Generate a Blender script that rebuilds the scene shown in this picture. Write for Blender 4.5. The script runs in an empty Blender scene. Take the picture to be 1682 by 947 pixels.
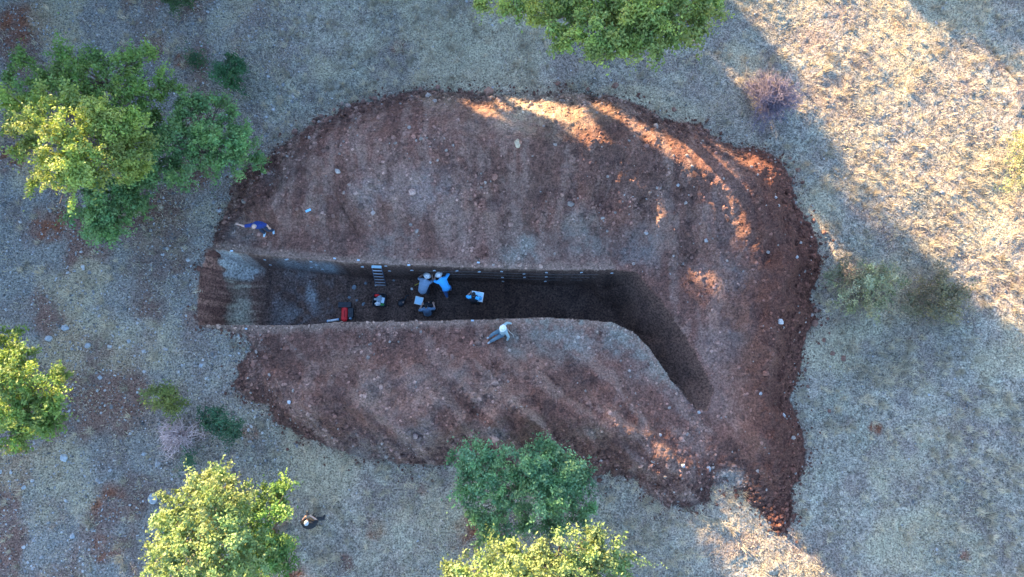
import bpy, bmesh, math, random
import numpy as np
from mathutils import Vector, Matrix
rnd = random.Random(7)
rng = np.random.default_rng(11)
R = math.radians
scn = bpy.context.scene
col = scn.collection

# ------------------------------------------------------------------ camera, world, sun, exposure
FPX, CX, CY = 1121.0, 841.0, 473.5
TILT, DIST = R(10), 28.0
CAM = Vector((0, -DIST*math.sin(TILT), DIST*math.cos(TILT)))
cam = bpy.data.objects.new('camera', bpy.data.cameras.new('camera'))
col.objects.link(cam); cam.location = CAM; cam.rotation_euler = (TILT, 0, 0)
cam.data.sensor_width = 36; cam.data.lens = FPX/1682*36
cam.data.clip_end = 2000; cam.data.clip_start = 0.1
scn.camera = cam

SUN_EL, SUN_AZ = R(13), R(50)          # light travels towards (cos50, -sin50)
TD = Vector((math.cos(SUN_AZ), -math.sin(SUN_AZ), 0))
world = bpy.data.worlds.new("World"); scn.world = world; world.use_nodes = True
nt = world.node_tree; bg = nt.nodes['Background']
sky = nt.nodes.new('ShaderNodeTexSky'); sky.sky_type = 'NISHITA'; sky.sun_disc = False
sky.sun_elevation = SUN_EL; sky.sun_rotation = math.atan2(-TD.x, -TD.y)
sky.altitude = 600; sky.air_density = 1.0; sky.dust_density = 1.2; sky.ozone_density = 2.9
nt.links.new(sky.outputs[0], bg.inputs[0]); bg.inputs[1].default_value = 0.15
sl = bpy.data.lights.new('sun', 'SUN'); sl.energy = 4.7; sl.angle = R(0.8); sl.color = (1.0, 0.74, 0.41)
so = bpy.data.objects.new('sun', sl); col.objects.link(so); so.location = (-30, 30, 30)
so.rotation_euler = Vector((TD.x*math.cos(SUN_EL), TD.y*math.cos(SUN_EL), -math.sin(SUN_EL))).to_track_quat('-Z', 'Y').to_euler()
scn.view_settings.view_transform = 'Standard'; scn.view_settings.look = 'None'
scn.view_settings.exposure = 2.86; scn.view_settings.gamma = 1.0
scn.view_settings.use_curve_mapping = False
scn.render.engine = 'CYCLES'

# ------------------------------------------------------------------ helpers
_ct, _st = math.cos(TILT), math.sin(TILT)
def at(px, py, z=0.0):
    """point of the place seen at a photo pixel, at height z (works on arrays)"""
    a = (np.asarray(px, float)-CX)/FPX; b = -(np.asarray(py, float)-CY)/FPX
    dx = a; dy = b*_ct + _st; dz = b*_st - _ct
    t = (z-CAM.z)/dz
    return CAM.x+dx*t, CAM.y+dy*t
def P(px, py, z=0.0):
    x, y = at(px, py, z); return Vector((float(x), float(y), z))
def M(px): return px*DIST/FPX          # rough pixel length -> metres

def tag(o, label=None, cat=None, group=None, kind=None):
    if label: o['label'] = label
    if cat: o['category'] = cat
    if group: o['group'] = group
    if kind: o['kind'] = kind
    return o
def empty(name, loc, rz=0.0):
    o = bpy.data.objects.new(name, None); col.objects.link(o)
    o.empty_display_size = 0.3; o.location = loc; o.rotation_euler = (0, 0, rz); return o
def mesh_np(name, V, F, mats, parent=None, colr=None, midx=None, smooth=False):
    """V (n,3), F (m,k) uniform k"""
    V = np.asarray(V, np.float32); F = np.asarray(F, np.int32)
    me = bpy.data.meshes.new(name); k = F.shape[1]
    me.vertices.add(len(V)); me.vertices.foreach_set('co', V.ravel())
    me.loops.add(F.size); me.loops.foreach_set('vertex_index', F.ravel())
    me.polygons.add(len(F))
    me.polygons.foreach_set('loop_start', np.arange(0, F.size, k, dtype=np.int32))
    if not isinstance(mats, (list, tuple)): mats = [mats]
    for m in mats: me.materials.append(m)
    if midx is not None: me.polygons.foreach_set('material_index', np.asarray(midx, np.int32))
    me.polygons.foreach_set('use_smooth', np.full(len(F), smooth))
    me.update(calc_edges=True)
    if colr is not None:
        at_ = me.attributes.new('albedo', 'FLOAT_COLOR', 'POINT')
        c4 = np.ones((len(V), 4), np.float32); c4[:, :3] = colr
        at_.data.foreach_set('color', c4.ravel())
    o = bpy.data.objects.new(name, me); col.objects.link(o)
    if parent: o.parent = parent
    return o
def obj_bm(name, bm, mats, parent=None, smooth=True, bevel=0):
    me = bpy.data.meshes.new(name); bm.normal_update(); bm.to_mesh(me); bm.free()
    if not isinstance(mats, (list, tuple)): mats = [mats]
    for m in mats: me.materials.append(m)
    for p in me.polygons: p.use_smooth = smooth
    o = bpy.data.objects.new(name, me); col.objects.link(o)
    if parent: o.parent = parent
    if bevel:
        b = o.modifiers.new('bevel', 'BEVEL'); b.width = bevel; b.segments = 2; b.limit_method = 'ANGLE'
    return o

# ---- noise (value noise on a hashed lattice)
def _hash(ix, iy, seed):
    h = (ix.astype(np.int64)*374761393 + iy.astype(np.int64)*668265263 + seed*974634777) & 0xffffffff
    h = ((h ^ (h >> 13))*1274126177) & 0xffffffff
    h = (h ^ (h >> 16)) & 0xffffffff
    return h/4294967295.0
def vnoise(x, y, seed=0):
    ix = np.floor(x); iy = np.floor(y); fx = x-ix; fy = y-iy
    fx = fx*fx*fx*(fx*(fx*6-15)+10); fy = fy*fy*fy*(fy*(fy*6-15)+10)
    a = _hash(ix, iy, seed); b = _hash(ix+1, iy, seed); c = _hash(ix, iy+1, seed); d = _hash(ix+1, iy+1, seed)
    return (a*(1-fx)+b*fx)*(1-fy)+(c*(1-fx)+d*fx)*fy
def fbm(x, y, f, octv=4, seed=0, gain=.5):
    s = 0; a = 1; n = 0
    ca, sa = math.cos(.6), math.sin(.6)
    for i in range(octv):
        s = s + a*(vnoise(x*f, y*f, seed+i)*2-1); n += a; a *= gain; f *= 2.03
        x, y = x*ca-y*sa+3.7, x*sa+y*ca-1.9
    return s/n
def sstep(a, b, x):
    t = np.clip((x-a)/(b-a), 0, 1); return t*t*(3-2*t)
def segdist(x, y, pts, closed=False, vals=None):
    """distance to a polyline, optionally with a value interpolated along it"""
    best = np.full(x.shape, 1e9); bv = np.zeros(x.shape)
    n = len(pts); m = n if closed else n-1
    for i in range(m):
        ax, ay = pts[i]; bx, by = pts[(i+1) % n]
        dx, dy = bx-ax, by-ay; L2 = dx*dx+dy*dy+1e-9
        t = np.clip(((x-ax)*dx+(y-ay)*dy)/L2, 0, 1)
        d = np.hypot(x-ax-t*dx, y-ay-t*dy)
        k = d < best
        best = np.where(k, d, best)
        if vals is not None:
            bv = np.where(k, vals[i]+(vals[(i+1) % n]-vals[i])*t, bv)
    return (best, bv) if vals is not None else best
def inside(x, y, pts):
    c = np.zeros(x.shape, bool); n = len(pts)
    for i in range(n):
        ax, ay = pts[i]; bx, by = pts[(i+1) % n]
        if ay == by: continue
        k = ((ay > y) != (by > y)) & (x < (bx-ax)*(y-ay)/(by-ay)+ax)
        c ^= k
    return c
def smin(a, b, k):
    h = np.clip(.5+.5*(b-a)/k, 0, 1); return b*(1-h)+a*h-k*h*(1-h)
def W(pts, z=0.0): return [tuple(float(v) for v in at(p[0], p[1], p[2] if len(p) > 2 else z)) for p in pts]

# ------------------------------------------------------------------ terrain
OUT = W([(350,405),(362,365),(378,330),(386,286),(432,264),(480,226),(530,192),(600,166),(655,155),(700,148),(760,152),(800,153),(850,156),
 (900,155),(960,154),(1000,156),(1030,166),(1060,178),(1100,196),(1150,206),(1180,226),(1210,240),(1245,242),(1280,262),(1300,292),(1308,330),
 (1322,365),(1338,392),(1345,425),(1342,465),(1332,490),(1338,520),(1322,560),(1312,620),(1300,655),(1312,700),(1328,740),(1322,772),(1302,800),
 (1300,840),(1292,878),(1270,872),(1255,850),(1225,825),(1200,790),(1172,800),(1165,825),(1130,835),(1098,832),(1062,812),(1040,786),(1000,780),
 (970,784),(940,772),(860,768),(760,765),(700,763),(655,762),(600,752),(560,742),(510,716),(480,714),(455,695),(440,668),(405,655),(386,632),
 (388,602),(412,575),(400,548),(330,536),(322,525),(325,470),(340,408)])
RN = [(450,330),(520,262),(600,236),(700,222),(800,226),(900,232),(1000,236),(1080,255),(1160,280),(1225,305),(1262,350),(1285,420),(1280,500),(1268,580),(1262,660),(1275,720),(1272,760)]
RNH = [.9,1.35,1.6,1.7,1.7,1.75,1.6,1.5,1.5,1.45,1.4,1.35,1.3,1.2,1.1,1.0,.7]
RIDN = W([(a,b,h) for (a,b),h in zip(RN,RNH)])
RS = [(440,620),(520,655),(620,680),(720,690),(800,688),(880,680),(960,690),(1030,715),(1085,750),(1115,780)]
RSH = [.55,.95,1.15,1.25,1.3,1.25,1.1,.95,.8,.6]
RIDS = W([(a,b,h) for (a,b),h in zip(RS,RSH)])
# trench rim (z~0.1) and the slope of each wall
TR = [((340,408),9),((420,419),12),((560,431),12),((620,434),14),((800,441),14),((900,444),9),((1000,443),4),((1045,447),1.6),((1084,492),1.3),
      ((1132,560),.9),((1172,640),.5),((1160,680),.5),((1140,672),3),((1100,622),8),((1066,572),12),((1040,545),14),((1005,529),14),((900,521),16),
      ((800,524),16),((640,528),16),((545,529),16),((500,534),14),((400,534),14),((324,533),2.3),((324,470),2.15)]
TRP = W([p for p, s in TR]); TRS = [s for p, s in TR]
FLD = 2.25
RAMP0 = W([(1000,500)])[0]; RAMP1 = W([(1150,664)])[0]
def trench_depth(x, y):
    ins = inside(x, y, TRP)
    n = len(TRP); d = np.full(x.shape, 9.0)
    jit = 1+.22*fbm(x, y, 1.3, 3, 41)
    off = .05*fbm(x, y, 2.2, 3, 43)
    for i in range(n):
        ax, ay = TRP[i]; bx, by = TRP[(i+1) % n]
        dx, dy = bx-ax, by-ay; L2 = dx*dx+dy*dy
        t = np.clip(((x-ax)*dx+(y-ay)*dy)/L2, 0, 1)
        s = TRS[i]+(TRS[(i+1) % n]-TRS[i])*sstep(.6, 1, t) if i != n-1 and i != n-2 and i != n-3 else TRS[i]
        dd = np.hypot(x-ax-t*dx, y-ay-t*dy)
        d = np.minimum(d, np.maximum(dd+off, 0)*s*jit)
    rx, ry = RAMP1[0]-RAMP0[0], RAMP1[1]-RAMP0[1]
    t = ((x-RAMP0[0])*rx+(y-RAMP0[1])*ry)/(rx*rx+ry*ry)
    fl = FLD*(1-np.clip(t, 0, 1)**1.2*.96)+.05*fbm(x, y, .9, 4, 47)
    wx, wy = W([(408,480)])[0]
    fl = fl - .25*(1-sstep(wx, wx+5.5, x))*(1+fbm(x, y, .7, 3, 48))
    return np.where(ins, np.minimum(d, fl), 0.0), ins
BWX = W([(330,470)])[0][0]
def terrain(x, y):
    """height, mound mask, trench depth, inside-trench flag"""
    wob = .16*fbm(x, y, .9, 4, 5)+.10*fbm(x, y, 4.0, 3, 9)
    ins = inside(x, y, OUT); d = segdist(x, y, OUT, True)
    do = np.where(ins, d, -d)+wob
    dn, hn = segdist(x, y, RIDN, False, RNH); ds, hs = segdist(x, y, RIDS, False, RSH)
    lump = fbm(x, y, .55, 3, 21)
    dtr = segdist(x, y, TRP, True)
    inner = sstep(.3, 2.2, dtr)
    a = hn - .33*dn*(1+.2*lump); b = hs - .36*ds
    hm = np.maximum(a, b)
    hm = np.where(hm < .14, .14+.04*lump, hm)*1.0
    hm = .12+(hm-.12)*inner
    hm = smin(hm, .75*np.maximum(do, 0), .22)
    hm = np.maximum(hm, 0)
    # dumped-load lobes and rills running down the slopes
    act = sstep(.15, .7, hm)
    cell = 1-np.abs(fbm(x, y, .8, 2, 31))*2.2
    qn = 1-.55*sstep(3.2, 5.0, y)
    hm = hm+act*qn*(.22*lump+.18*np.clip(cell, -.6, 1)+.13*fbm(x, y, 2.3, 4, 35))
    rill = fbm(x*2.2+y*.7, y*.35, 1.0, 3, 37)
    so = sstep(-1.6, -2.6, y)
    hm = hm+act*(.15*rill*(1-so)*qn+.26*so*fbm((x+y)*1.5, (x-y)*.32, 1.0, 3, 153))
    clod = fbm(x, y, 7.0, 3, 39); rim = sstep(2.2, .3, do)*sstep(-.02, .1, do)
    hm = hm+(.03+.06*rim)*clod*sstep(-.02, .12, do)
    mm = sstep(-.03, .05, do)
    g = .10*fbm(x, y, .12, 3, 1)+.09*fbm(x, y, .8, 3, 2)+.05*np.abs(fbm(x, y, 2.2, 3, 4))+.022*fbm(x, y, 6.0, 3, 3)
    far = sstep(24, 60, np.hypot(x, y)); g = g+far*2.0*fbm(x, y, .03, 2, 8)
    z = g*(1-mm*.7)+hm*mm
    # crawler track print
    for (pts, w) in TRK:
        tx, tl = segdist(x, y, pts, False, _arc(pts))
        k = sstep(w, w*.8, tx)
        z = z+k*.045*(np.abs(((tl*4.2+tx*1.6) % 1)-.5)*4-1)-k*.03
    dep, it = trench_depth(x, y)
    # teeth marks of the digger bucket on the west wall
    bm = it & (x < BWX+2.2)
    z = np.where(bm, z+.05*(np.abs(((y*4.6+.35*np.sin(x*5)) % 1)-.5)*4-1)*sstep(0, .3, dep), z)
    z = np.where(it, z*np.clip(1-dep*2, 0, 1)-dep, z)
    return z, mm, dep, it, do
def _arc(pts):
    L = [0]
    for i in range(len(pts)-1): L.append(L[-1]+math.hypot(pts[i+1][0]-pts[i][0], pts[i+1][1]-pts[i][1]))
    return L
TRK = [(W([(1232,768),(1245,800),(1262,828),(1286,880)]), .33), (W([(1262,758),(1282,800),(1300,836)]), .28), (W([(1110,775),(1150,800)]), .3)]

xs = np.concatenate([-24-np.geomspace(.3, 230, 34)[::-1], np.arange(-24, 24, .045), 24+np.geomspace(.3, 230, 34)])
yr0, yr1 = W([(900,452)])[0][1], W([(400,412)])[0][1]
ys = np.concatenate([-13.5-np.geomspace(.3, 230, 34)[::-1], np.arange(-13.5, yr0, .045), np.arange(yr0, yr1, .022), np.arange(yr1, 15.5, .045), 15.5+np.geomspace(.3, 230, 34)])
GX, GY = np.meshgrid(xs, ys)
Z, MM, DEP, IT, DO = terrain(GX, GY)
def zat(x, y):
    x = np.asarray(x, float); y = np.asarray(y, float)
    i = np.clip(np.searchsorted(xs, x)-1, 0, len(xs)-2); j = np.clip(np.searchsorted(ys, y)-1, 0, len(ys)-2)
    fx = (x-xs[i])/(xs[i+1]-xs[i]); fy = (y-ys[j])/(ys[j+1]-ys[j])
    return (Z[j, i]*(1-fx)+Z[j, i+1]*fx)*(1-fy)+(Z[j+1, i]*(1-fx)+Z[j+1, i+1]*fx)*fy
def look(A, x, y):
    i = np.clip(np.searchsorted(xs, x)-1, 0, len(xs)-2); j = np.clip(np.searchsorted(ys, y)-1, 0, len(ys)-2)
    return A[j, i]
def hit(px, py):
    """where the line of sight through a photo pixel meets the terrain"""
    for z in np.arange(2.6, -2.8, -.02):
        x, y = at(px, py, z)
        if zat(x, y) >= z: break
    return Vector((float(x), float(y), float(zat(x, y))))

# ------------------------------------------------------------------ terrain albedo
def blob(cx, cy, r, soft=.5, seed=0, sy=1.0):
    x0, y0 = W([(cx, cy)])[0]; rr = M(r)
    d = np.hypot(GX-x0, (GY-y0)/sy)+rr*.45*fbm(GX, GY, 1.1/max(rr, .3), 4, 60+seed)
    return sstep(rr*1.15, rr*(1-soft), d)*(.35+.65*sstep(-.35, .25, fbm(GX, GY, 2.6, 4, 90+seed)))
def mix(C, c, k): return C*(1-k[..., None])+np.array(c)*k[..., None]
def terrain_albedo():
    n1 = fbm(GX, GY, .35, 5, 101); n2 = fbm(GX, GY, 1.6, 4, 103); n3 = fbm(GX, GY, 6.0, 3, 105)
    straw = np.array([.39,.315,.245]); C = np.ones(GX.shape+(3,))*straw
    C = mix(C, (.25,.225,.175), sstep(-.15, .5, n1)*.8)
    C = mix(C, (.43,.385,.28), sstep(.05, .5, n2)*.55)
    C = mix(C, (.15,.125,.10), sstep(.05, .5, n3)*.55)
    C = C*(1+.45*fbm(GX, GY, 9.0, 2, 107))[..., None]
    # stony grey turf on the west side
    west = sstep(-9, -14, GX+1.5*n1)
    C = mix(C, (.25,.225,.20), west*.7)
    C = mix(C, (.215,.10,.07), west*sstep(-.1, .3, fbm(GX, GY*.6, .45, 5, 111))*.8)
    C = mix(C, (.19,.10,.072), sstep(.05, .35, fbm(GX, GY, .35, 4, 113)-.13*np.abs(GX-W([(185,700)])[0][0]+.1*GY))*.8)
    for i, (a, b, r) in enumerate([(655,78,15),(618,868,17),(565,925,15),(695,805,13),(180,828,30),(178,900,22),(475,940,20),(770,880,32),(410,712,14),
                                   (30,40,40),(40,260,45),(80,370,35),(1437,704,13),(1480,40,22),(1583,910,10),(300,100,18),(1040,140,0),(820,870,25)]):
        if r: C = mix(C, (.24,.09,.05), blob(a, b, r*1.1, .5, i))
    # broad pale patch on the ground at the foot of the heap, south-east side
    C = mix(C, (.50,.40,.29), blob(1190,880,95,.7,33,1.0)*.5)
    bare = sstep(.02, .4, fbm(GX, GY, .9, 5, 109))
    C = mix(C, (.23,.165,.14), bare*.55)
    C = mix(C, (.50,.40,.25), sstep(-.05, .4, fbm(GX, GY, .4, 5, 117))*.6)
    # ---- spoil
    m1 = fbm(GX, GY, .45, 4, 121); m2 = fbm(GX+.5*m1, GY*.45, 2.4, 4, 123); m3 = fbm(GX, GY, 5, 3, 125)
    S = np.ones(GX.shape+(3,))*np.array([.235,.108,.078])
    S = mix(S, (.30,.165,.125), sstep(0, .5, m1)*.75)
    S = mix(S, (.33,.195,.15), sstep(.1, .5, m2)*.5)
    S = mix(S, (.13,.068,.052), sstep(.1, .5, -m1)*.6)
    S = mix(S, (.10,.055,.045), sstep(.1, .5, m3)*.45)
    S = S*(1+.38*fbm(GX, GY, 8.0, 2, 127))[..., None]
    # dark fresh clods along the east side and a dark band along the toe
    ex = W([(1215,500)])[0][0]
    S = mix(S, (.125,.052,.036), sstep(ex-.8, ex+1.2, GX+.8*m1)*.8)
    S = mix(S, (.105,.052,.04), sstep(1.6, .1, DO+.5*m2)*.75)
    S = mix(S, (.12,.065,.052), sstep(.25, .55, fbm(GX*1.6+GY*.6, GY*.5, 1.1, 4, 129))*.5)
    for i, (a, b, r, c, k) in enumerate([(700,318,75,(.36,.26,.22),.6),(620,330,40,(.36,.27,.23),.5),(860,195,105,(.47,.35,.24),.9),(730,180,50,(.40,.26,.17),.6),(960,190,60,(.40,.26,.17),.6),  # crest blobs: sunlit tone of the crest put into the soil colour
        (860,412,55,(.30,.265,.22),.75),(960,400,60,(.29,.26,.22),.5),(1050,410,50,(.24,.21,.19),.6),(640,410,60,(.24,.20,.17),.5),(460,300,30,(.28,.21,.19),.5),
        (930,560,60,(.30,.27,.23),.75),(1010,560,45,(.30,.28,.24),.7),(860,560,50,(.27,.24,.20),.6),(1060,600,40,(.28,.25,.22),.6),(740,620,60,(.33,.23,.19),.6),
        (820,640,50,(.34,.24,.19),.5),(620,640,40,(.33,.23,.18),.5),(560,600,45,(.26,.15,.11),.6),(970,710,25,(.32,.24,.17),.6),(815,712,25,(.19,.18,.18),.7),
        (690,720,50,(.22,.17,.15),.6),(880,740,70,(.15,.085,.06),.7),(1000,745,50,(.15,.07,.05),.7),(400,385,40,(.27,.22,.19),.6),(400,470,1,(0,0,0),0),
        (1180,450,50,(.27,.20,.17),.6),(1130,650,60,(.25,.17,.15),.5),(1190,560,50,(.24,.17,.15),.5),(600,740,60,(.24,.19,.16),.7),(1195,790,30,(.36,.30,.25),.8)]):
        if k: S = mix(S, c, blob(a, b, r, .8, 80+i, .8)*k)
    C = mix(C, (.27,.155,.115), np.exp(np.clip(DO, -3, 0)*3.2)*sstep(-.3, .3, n3+n2)*.6)
    # torn pale lip along the long edges of the trench
    lip = sstep(.42, .08, np.minimum(segdist(GX, GY, TRP[0:7]), segdist(GX, GY, TRP[13:24]))+.15*m2+.08*m3)
    S = mix(S, (.36,.235,.175), lip*.65)
    # ridge light and shade painted into the colour as streaks along the fall line
    so_ = sstep(W([(700,560)])[0][1]+.5, W([(700,560)])[0][1]-.5, GY)
    sa = fbm(GX*2.3+.6*m1, GY*.42, 1.0, 4, 151); sb = fbm((GX+GY)*1.5+.8*m1, (GX-GY)*.32, 1.0, 4, 153)
    st = sa*(1-so_)+sb*so_
    st = st+.45*fbm(GX, GY, 2.8, 5, 157)
    we = 1-.8*sstep(ex-1.6, ex+.2, GX)
    S = mix(S, (.35,.215,.165), sstep(.0, .6, st)*.5*we); S = mix(S, (.13,.065,.05), sstep(.05, .6, -st)*.42*we)
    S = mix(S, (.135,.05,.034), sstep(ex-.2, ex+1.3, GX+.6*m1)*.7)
    C = mix(C, (0,0,0), MM)+S*MM[..., None]
    # grass roots and torn turf still lying by the rims
    rimg = sstep(.9, .1, segdist(GX, GY, W([(830,524),(900,522),(1000,529),(1040,546),(1100,622)])))*sstep(-.25, .35, m3+m2)
    C = mix(C, (.33,.29,.23), rimg*.6*MM)
    # ---- trench, dark subsoil
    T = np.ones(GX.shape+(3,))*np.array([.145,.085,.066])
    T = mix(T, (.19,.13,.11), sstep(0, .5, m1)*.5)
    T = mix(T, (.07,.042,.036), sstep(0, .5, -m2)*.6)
    T = mix(T, (.27,.25,.25), sstep(-.15, .35, fbm(GX, GY, 3, 4, 131)+.1)*blob(480,480,85,.9,140,.9)*.65)
    T = mix(T, (.36,.35,.34), blob(487,470,14,.8,141,1.6)*.8+blob(440,505,30,.8,142)*.35)
    T = mix(T, (.24,.24,.24), blob(500,490,16,.8,143)*.4)
    wz = sstep(W([(408,480)])[0][0], W([(385,480)])[0][0], GX+.3*m2)
    band = fbm(GX*2.5, GY*.5, 1.3, 3, 145)
    T = mix(T, (.26,.14,.10), wz*.9)
    teeth = fbm(GX*.8, GY*9, 1.0, 3, 155)
    T = mix(T, (.38,.25,.18), wz*sstep(0, .3, teeth)*.7); T = mix(T, (.13,.07,.055), wz*sstep(0, .35, -teeth)*.6)
    T = mix(T, (.56,.50,.38), wz*blob(368,500,24,.8,146,1.7)*.85)
    T = mix(T, (.46,.46,.43), wz*blob(390,430,34,.7,147,.7)*.9)
    T = mix(T, (.20,.095,.07), wz*sstep(W([(352,480)])[0][0], W([(342,480)])[0][0], GX)*.8)
    xw = lambda p: W([(p, 470)])[0][0]
    gx = GX+.28*m2+.16*m3
    z1 = wz*sstep(xw(349), xw(353), gx)*sstep(xw(384), xw(378), gx); z2 = wz*sstep(xw(350), xw(346), gx)
    T = mix(T, (.48,.40,.29), z1*(.2+.8*sstep(-.15, .3, teeth+.6*m3+.3*m2))*.8)
    T = mix(T, (.50,.48,.44), z1*sstep(W([(370,450)])[0][1], W([(370,440)])[0][1], GY)*.8)
    T = mix(T, (.34,.16,.11), z2*sstep(-.3, .3, teeth+.5*m3)*.8); T = mix(T, (.16,.07,.052), z2*sstep(-.1, .35, -teeth-.5*m3)*.8)
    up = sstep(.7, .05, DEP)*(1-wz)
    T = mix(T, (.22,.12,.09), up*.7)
    pale = blob(520,437,50,.8,148,.35)*.9+blob(450,433,45,.8,149,.4)*.9
    T = mix(T, (.30,.33,.34), np.clip(pale, 0, 1)*sstep(1.2, .3, np.abs(DEP-1.0)))
    k = (DEP > .03).astype(float)
    T = T*(1-.38*sstep(W([(540,480)])[0][0], W([(760,480)])[0][0], GX))[..., None]  # colour gets darker from the middle towards the east end
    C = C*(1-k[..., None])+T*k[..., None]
    return np.clip(C, .01, .9), west
ALB, WEST = terrain_albedo()

def new_mat(name):
    m = bpy.data.materials.new(name); m.use_nodes = True
    n = m.node_tree.nodes; b = n['Principled BSDF']; return m, m.node_tree, b
def earth_mat(name, var=.5, bumpd=.03, sc=(14, 55), rough=.95, hue=None):
    m, t, b = new_mat(name); L = t.links.new; N = t.nodes.new
    a = N('ShaderNodeAttribute'); a.attribute_name = 'albedo'
    tc = N('ShaderNodeTexCoord')
    n1 = N('ShaderNodeTexNoise'); n1.inputs['Scale'].default_value = sc[0]; n1.inputs['Detail'].default_value = 5; n1.inputs['Roughness'].default_value = .65
    n2 = N('ShaderNodeTexVoronoi'); n2.inputs['Scale'].default_value = sc[1]*.45
    L(tc.outputs['Object'], n1.inputs['Vector']); L(tc.outputs['Object'], n2.inputs['Vector'])
    r1 = N('ShaderNodeMapRange'); r1.inputs[1].default_value = .36; r1.inputs[2].default_value = .64; r1.inputs[3].default_value = 1-var; r1.inputs[4].default_value = 1+var
    L(n1.outputs[0], r1.inputs[0])
    r2 = N('ShaderNodeMapRange'); r2.inputs[1].default_value = 0; r2.inputs[2].default_value = .7; r2.inputs[3].default_value = 1.15; r2.inputs[4].default_value = .8
    L(n2.outputs['Distance'], r2.inputs[0])
    mu = N('ShaderNodeMath'); mu.operation = 'MULTIPLY'; L(r1.outputs[0], mu.inputs[0]); L(r2.outputs[0], mu.inputs[1])
    vm = N('ShaderNodeVectorMath'); vm.operation = 'SCALE'; L(a.outputs['Color'], vm.inputs[0]); L(mu.outputs[0], vm.inputs['Scale'])
    L(vm.outputs[0], b.inputs['Base Color'])
    b.inputs['Roughness'].default_value = rough; b.inputs['Specular IOR Level'].default_value = .15
    ad = N('ShaderNodeMath'); ad.operation = 'SUBTRACT'; L(n1.outputs[0], ad.inputs[0])
    s5 = N('ShaderNodeMath'); s5.operation = 'MULTIPLY'; s5.inputs[1].default_value = .35; L(n2.outputs['Distance'], s5.inputs[0]); L(s5.outputs[0], ad.inputs[1])
    bp = N('ShaderNodeBump'); bp.inputs['Strength'].default_value = .9; bp.inputs['Distance'].default_value = bumpd*2
    L(ad.outputs[0], bp.inputs['Height']); L(bp.outputs[0], b.inputs['Normal'])
    return m
M_turf = earth_mat('dry turf', .65, .05, (15, 55))
M_spoil = earth_mat('red brown spoil', .45, .045, (13, 50))
M_sub = earth_mat('dark subsoil', .6, .03, (12, 45))
M_clod = earth_mat('clod', .25, .01, (12, 50))
def attr_mat(name, rough=.8, trans=0.0, spec=.2):
    m, t, b = new_mat(name); L = t.links.new; N = t.nodes.new
    a = N('ShaderNodeAttribute'); a.attribute_name = 'albedo'
    L(a.outputs['Color'], b.inputs['Base Color'])
    b.inputs['Roughness'].default_value = rough; b.inputs['Specular IOR Level'].default_value = spec
    if trans:
        tr = N('ShaderNodeBsdfTranslucent'); mx = N('ShaderNodeMixShader'); mx.inputs[0].default_value = trans
        hs = N('ShaderNodeHueSaturation'); hs.inputs['Saturation'].default_value = 1.15; hs.inputs['Value'].default_value = 1.3
        L(a.outputs['Color'], hs.inputs['Color']); L(hs.outputs[0], tr.inputs['Color'])
        L(b.outputs[0], mx.inputs[1]); L(tr.outputs[0], mx.inputs[2])
        L(mx.outputs[0], t.nodes['Material Output'].inputs['Surface'])
    return m
M_leaf = attr_mat('leaf', .55, .3, .3)
M_blade = attr_mat('straw blade', .8, .2, .1)
M_twig = attr_mat('twig', .9)
def flat_mat(name, c, rough=.7, metal=0.0, var=.12, sc=30, bump=.0):
    m, t, b = new_mat(name); L = t.links.new; N = t.nodes.new
    tc = N('ShaderNodeTexCoord'); n = N('ShaderNodeTexNoise'); n.inputs['Scale'].default_value = sc; n.inputs['Detail'].default_value = 4
    L(tc.outputs['Object'], n.inputs['Vector'])
    r = N('ShaderNodeMapRange'); r.inputs[1].default_value = .3; r.inputs[2].default_value = .7; r.inputs[3].default_value = 1-var; r.inputs[4].default_value = 1+var
    L(n.outputs[0], r.inputs[0])
    v = N('ShaderNodeVectorMath'); v.operation = 'SCALE'; v.inputs[0].default_value = c; L(r.outputs[0], v.inputs['Scale'])
    L(v.outputs[0], b.inputs['Base Color']); b.inputs['Roughness'].default_value = rough; b.inputs['Metallic'].default_value = metal
    if bump:
        bp = N('ShaderNodeBump'); bp.inputs['Distance'].default_value = bump; L(n.outputs[0], bp.inputs['Height']); L(bp.outputs[0], b.inputs['Normal'])
    return m
M_bark = flat_mat('grey bark', (.16,.12,.09), .95, 0, .35, 12, .02)

def build_terrain():
    ny, nx = GX.shape
    V = np.stack([GX, GY, Z], -1).reshape(-1, 3)
    idx = np.arange(ny*nx).reshape(ny, nx)
    F = np.stack([idx[:-1, :-1], idx[:-1, 1:], idx[1:, 1:], idx[1:, :-1]], -1).reshape(-1, 4)
    mmf = MM.ravel(); dpf = (DEP > .03).ravel()
    kt = dpf[F].any(1); km = (mmf[F].mean(1) > .5) & ~kt; kg = ~kt & ~km
    C = ALB.reshape(-1, 3)
    for name, k, mat in (('ground', kg, M_turf), ('earth_mound', km, M_spoil), ('trench', kt, M_sub)):
        Fk = F[k]; u, inv = np.unique(Fk, return_inverse=True)
        o = mesh_np(name, V[u], inv.reshape(-1, 4), mat, colr=C[u], smooth=True)
        tag(o, kind='structure')
build_terrain()

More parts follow.
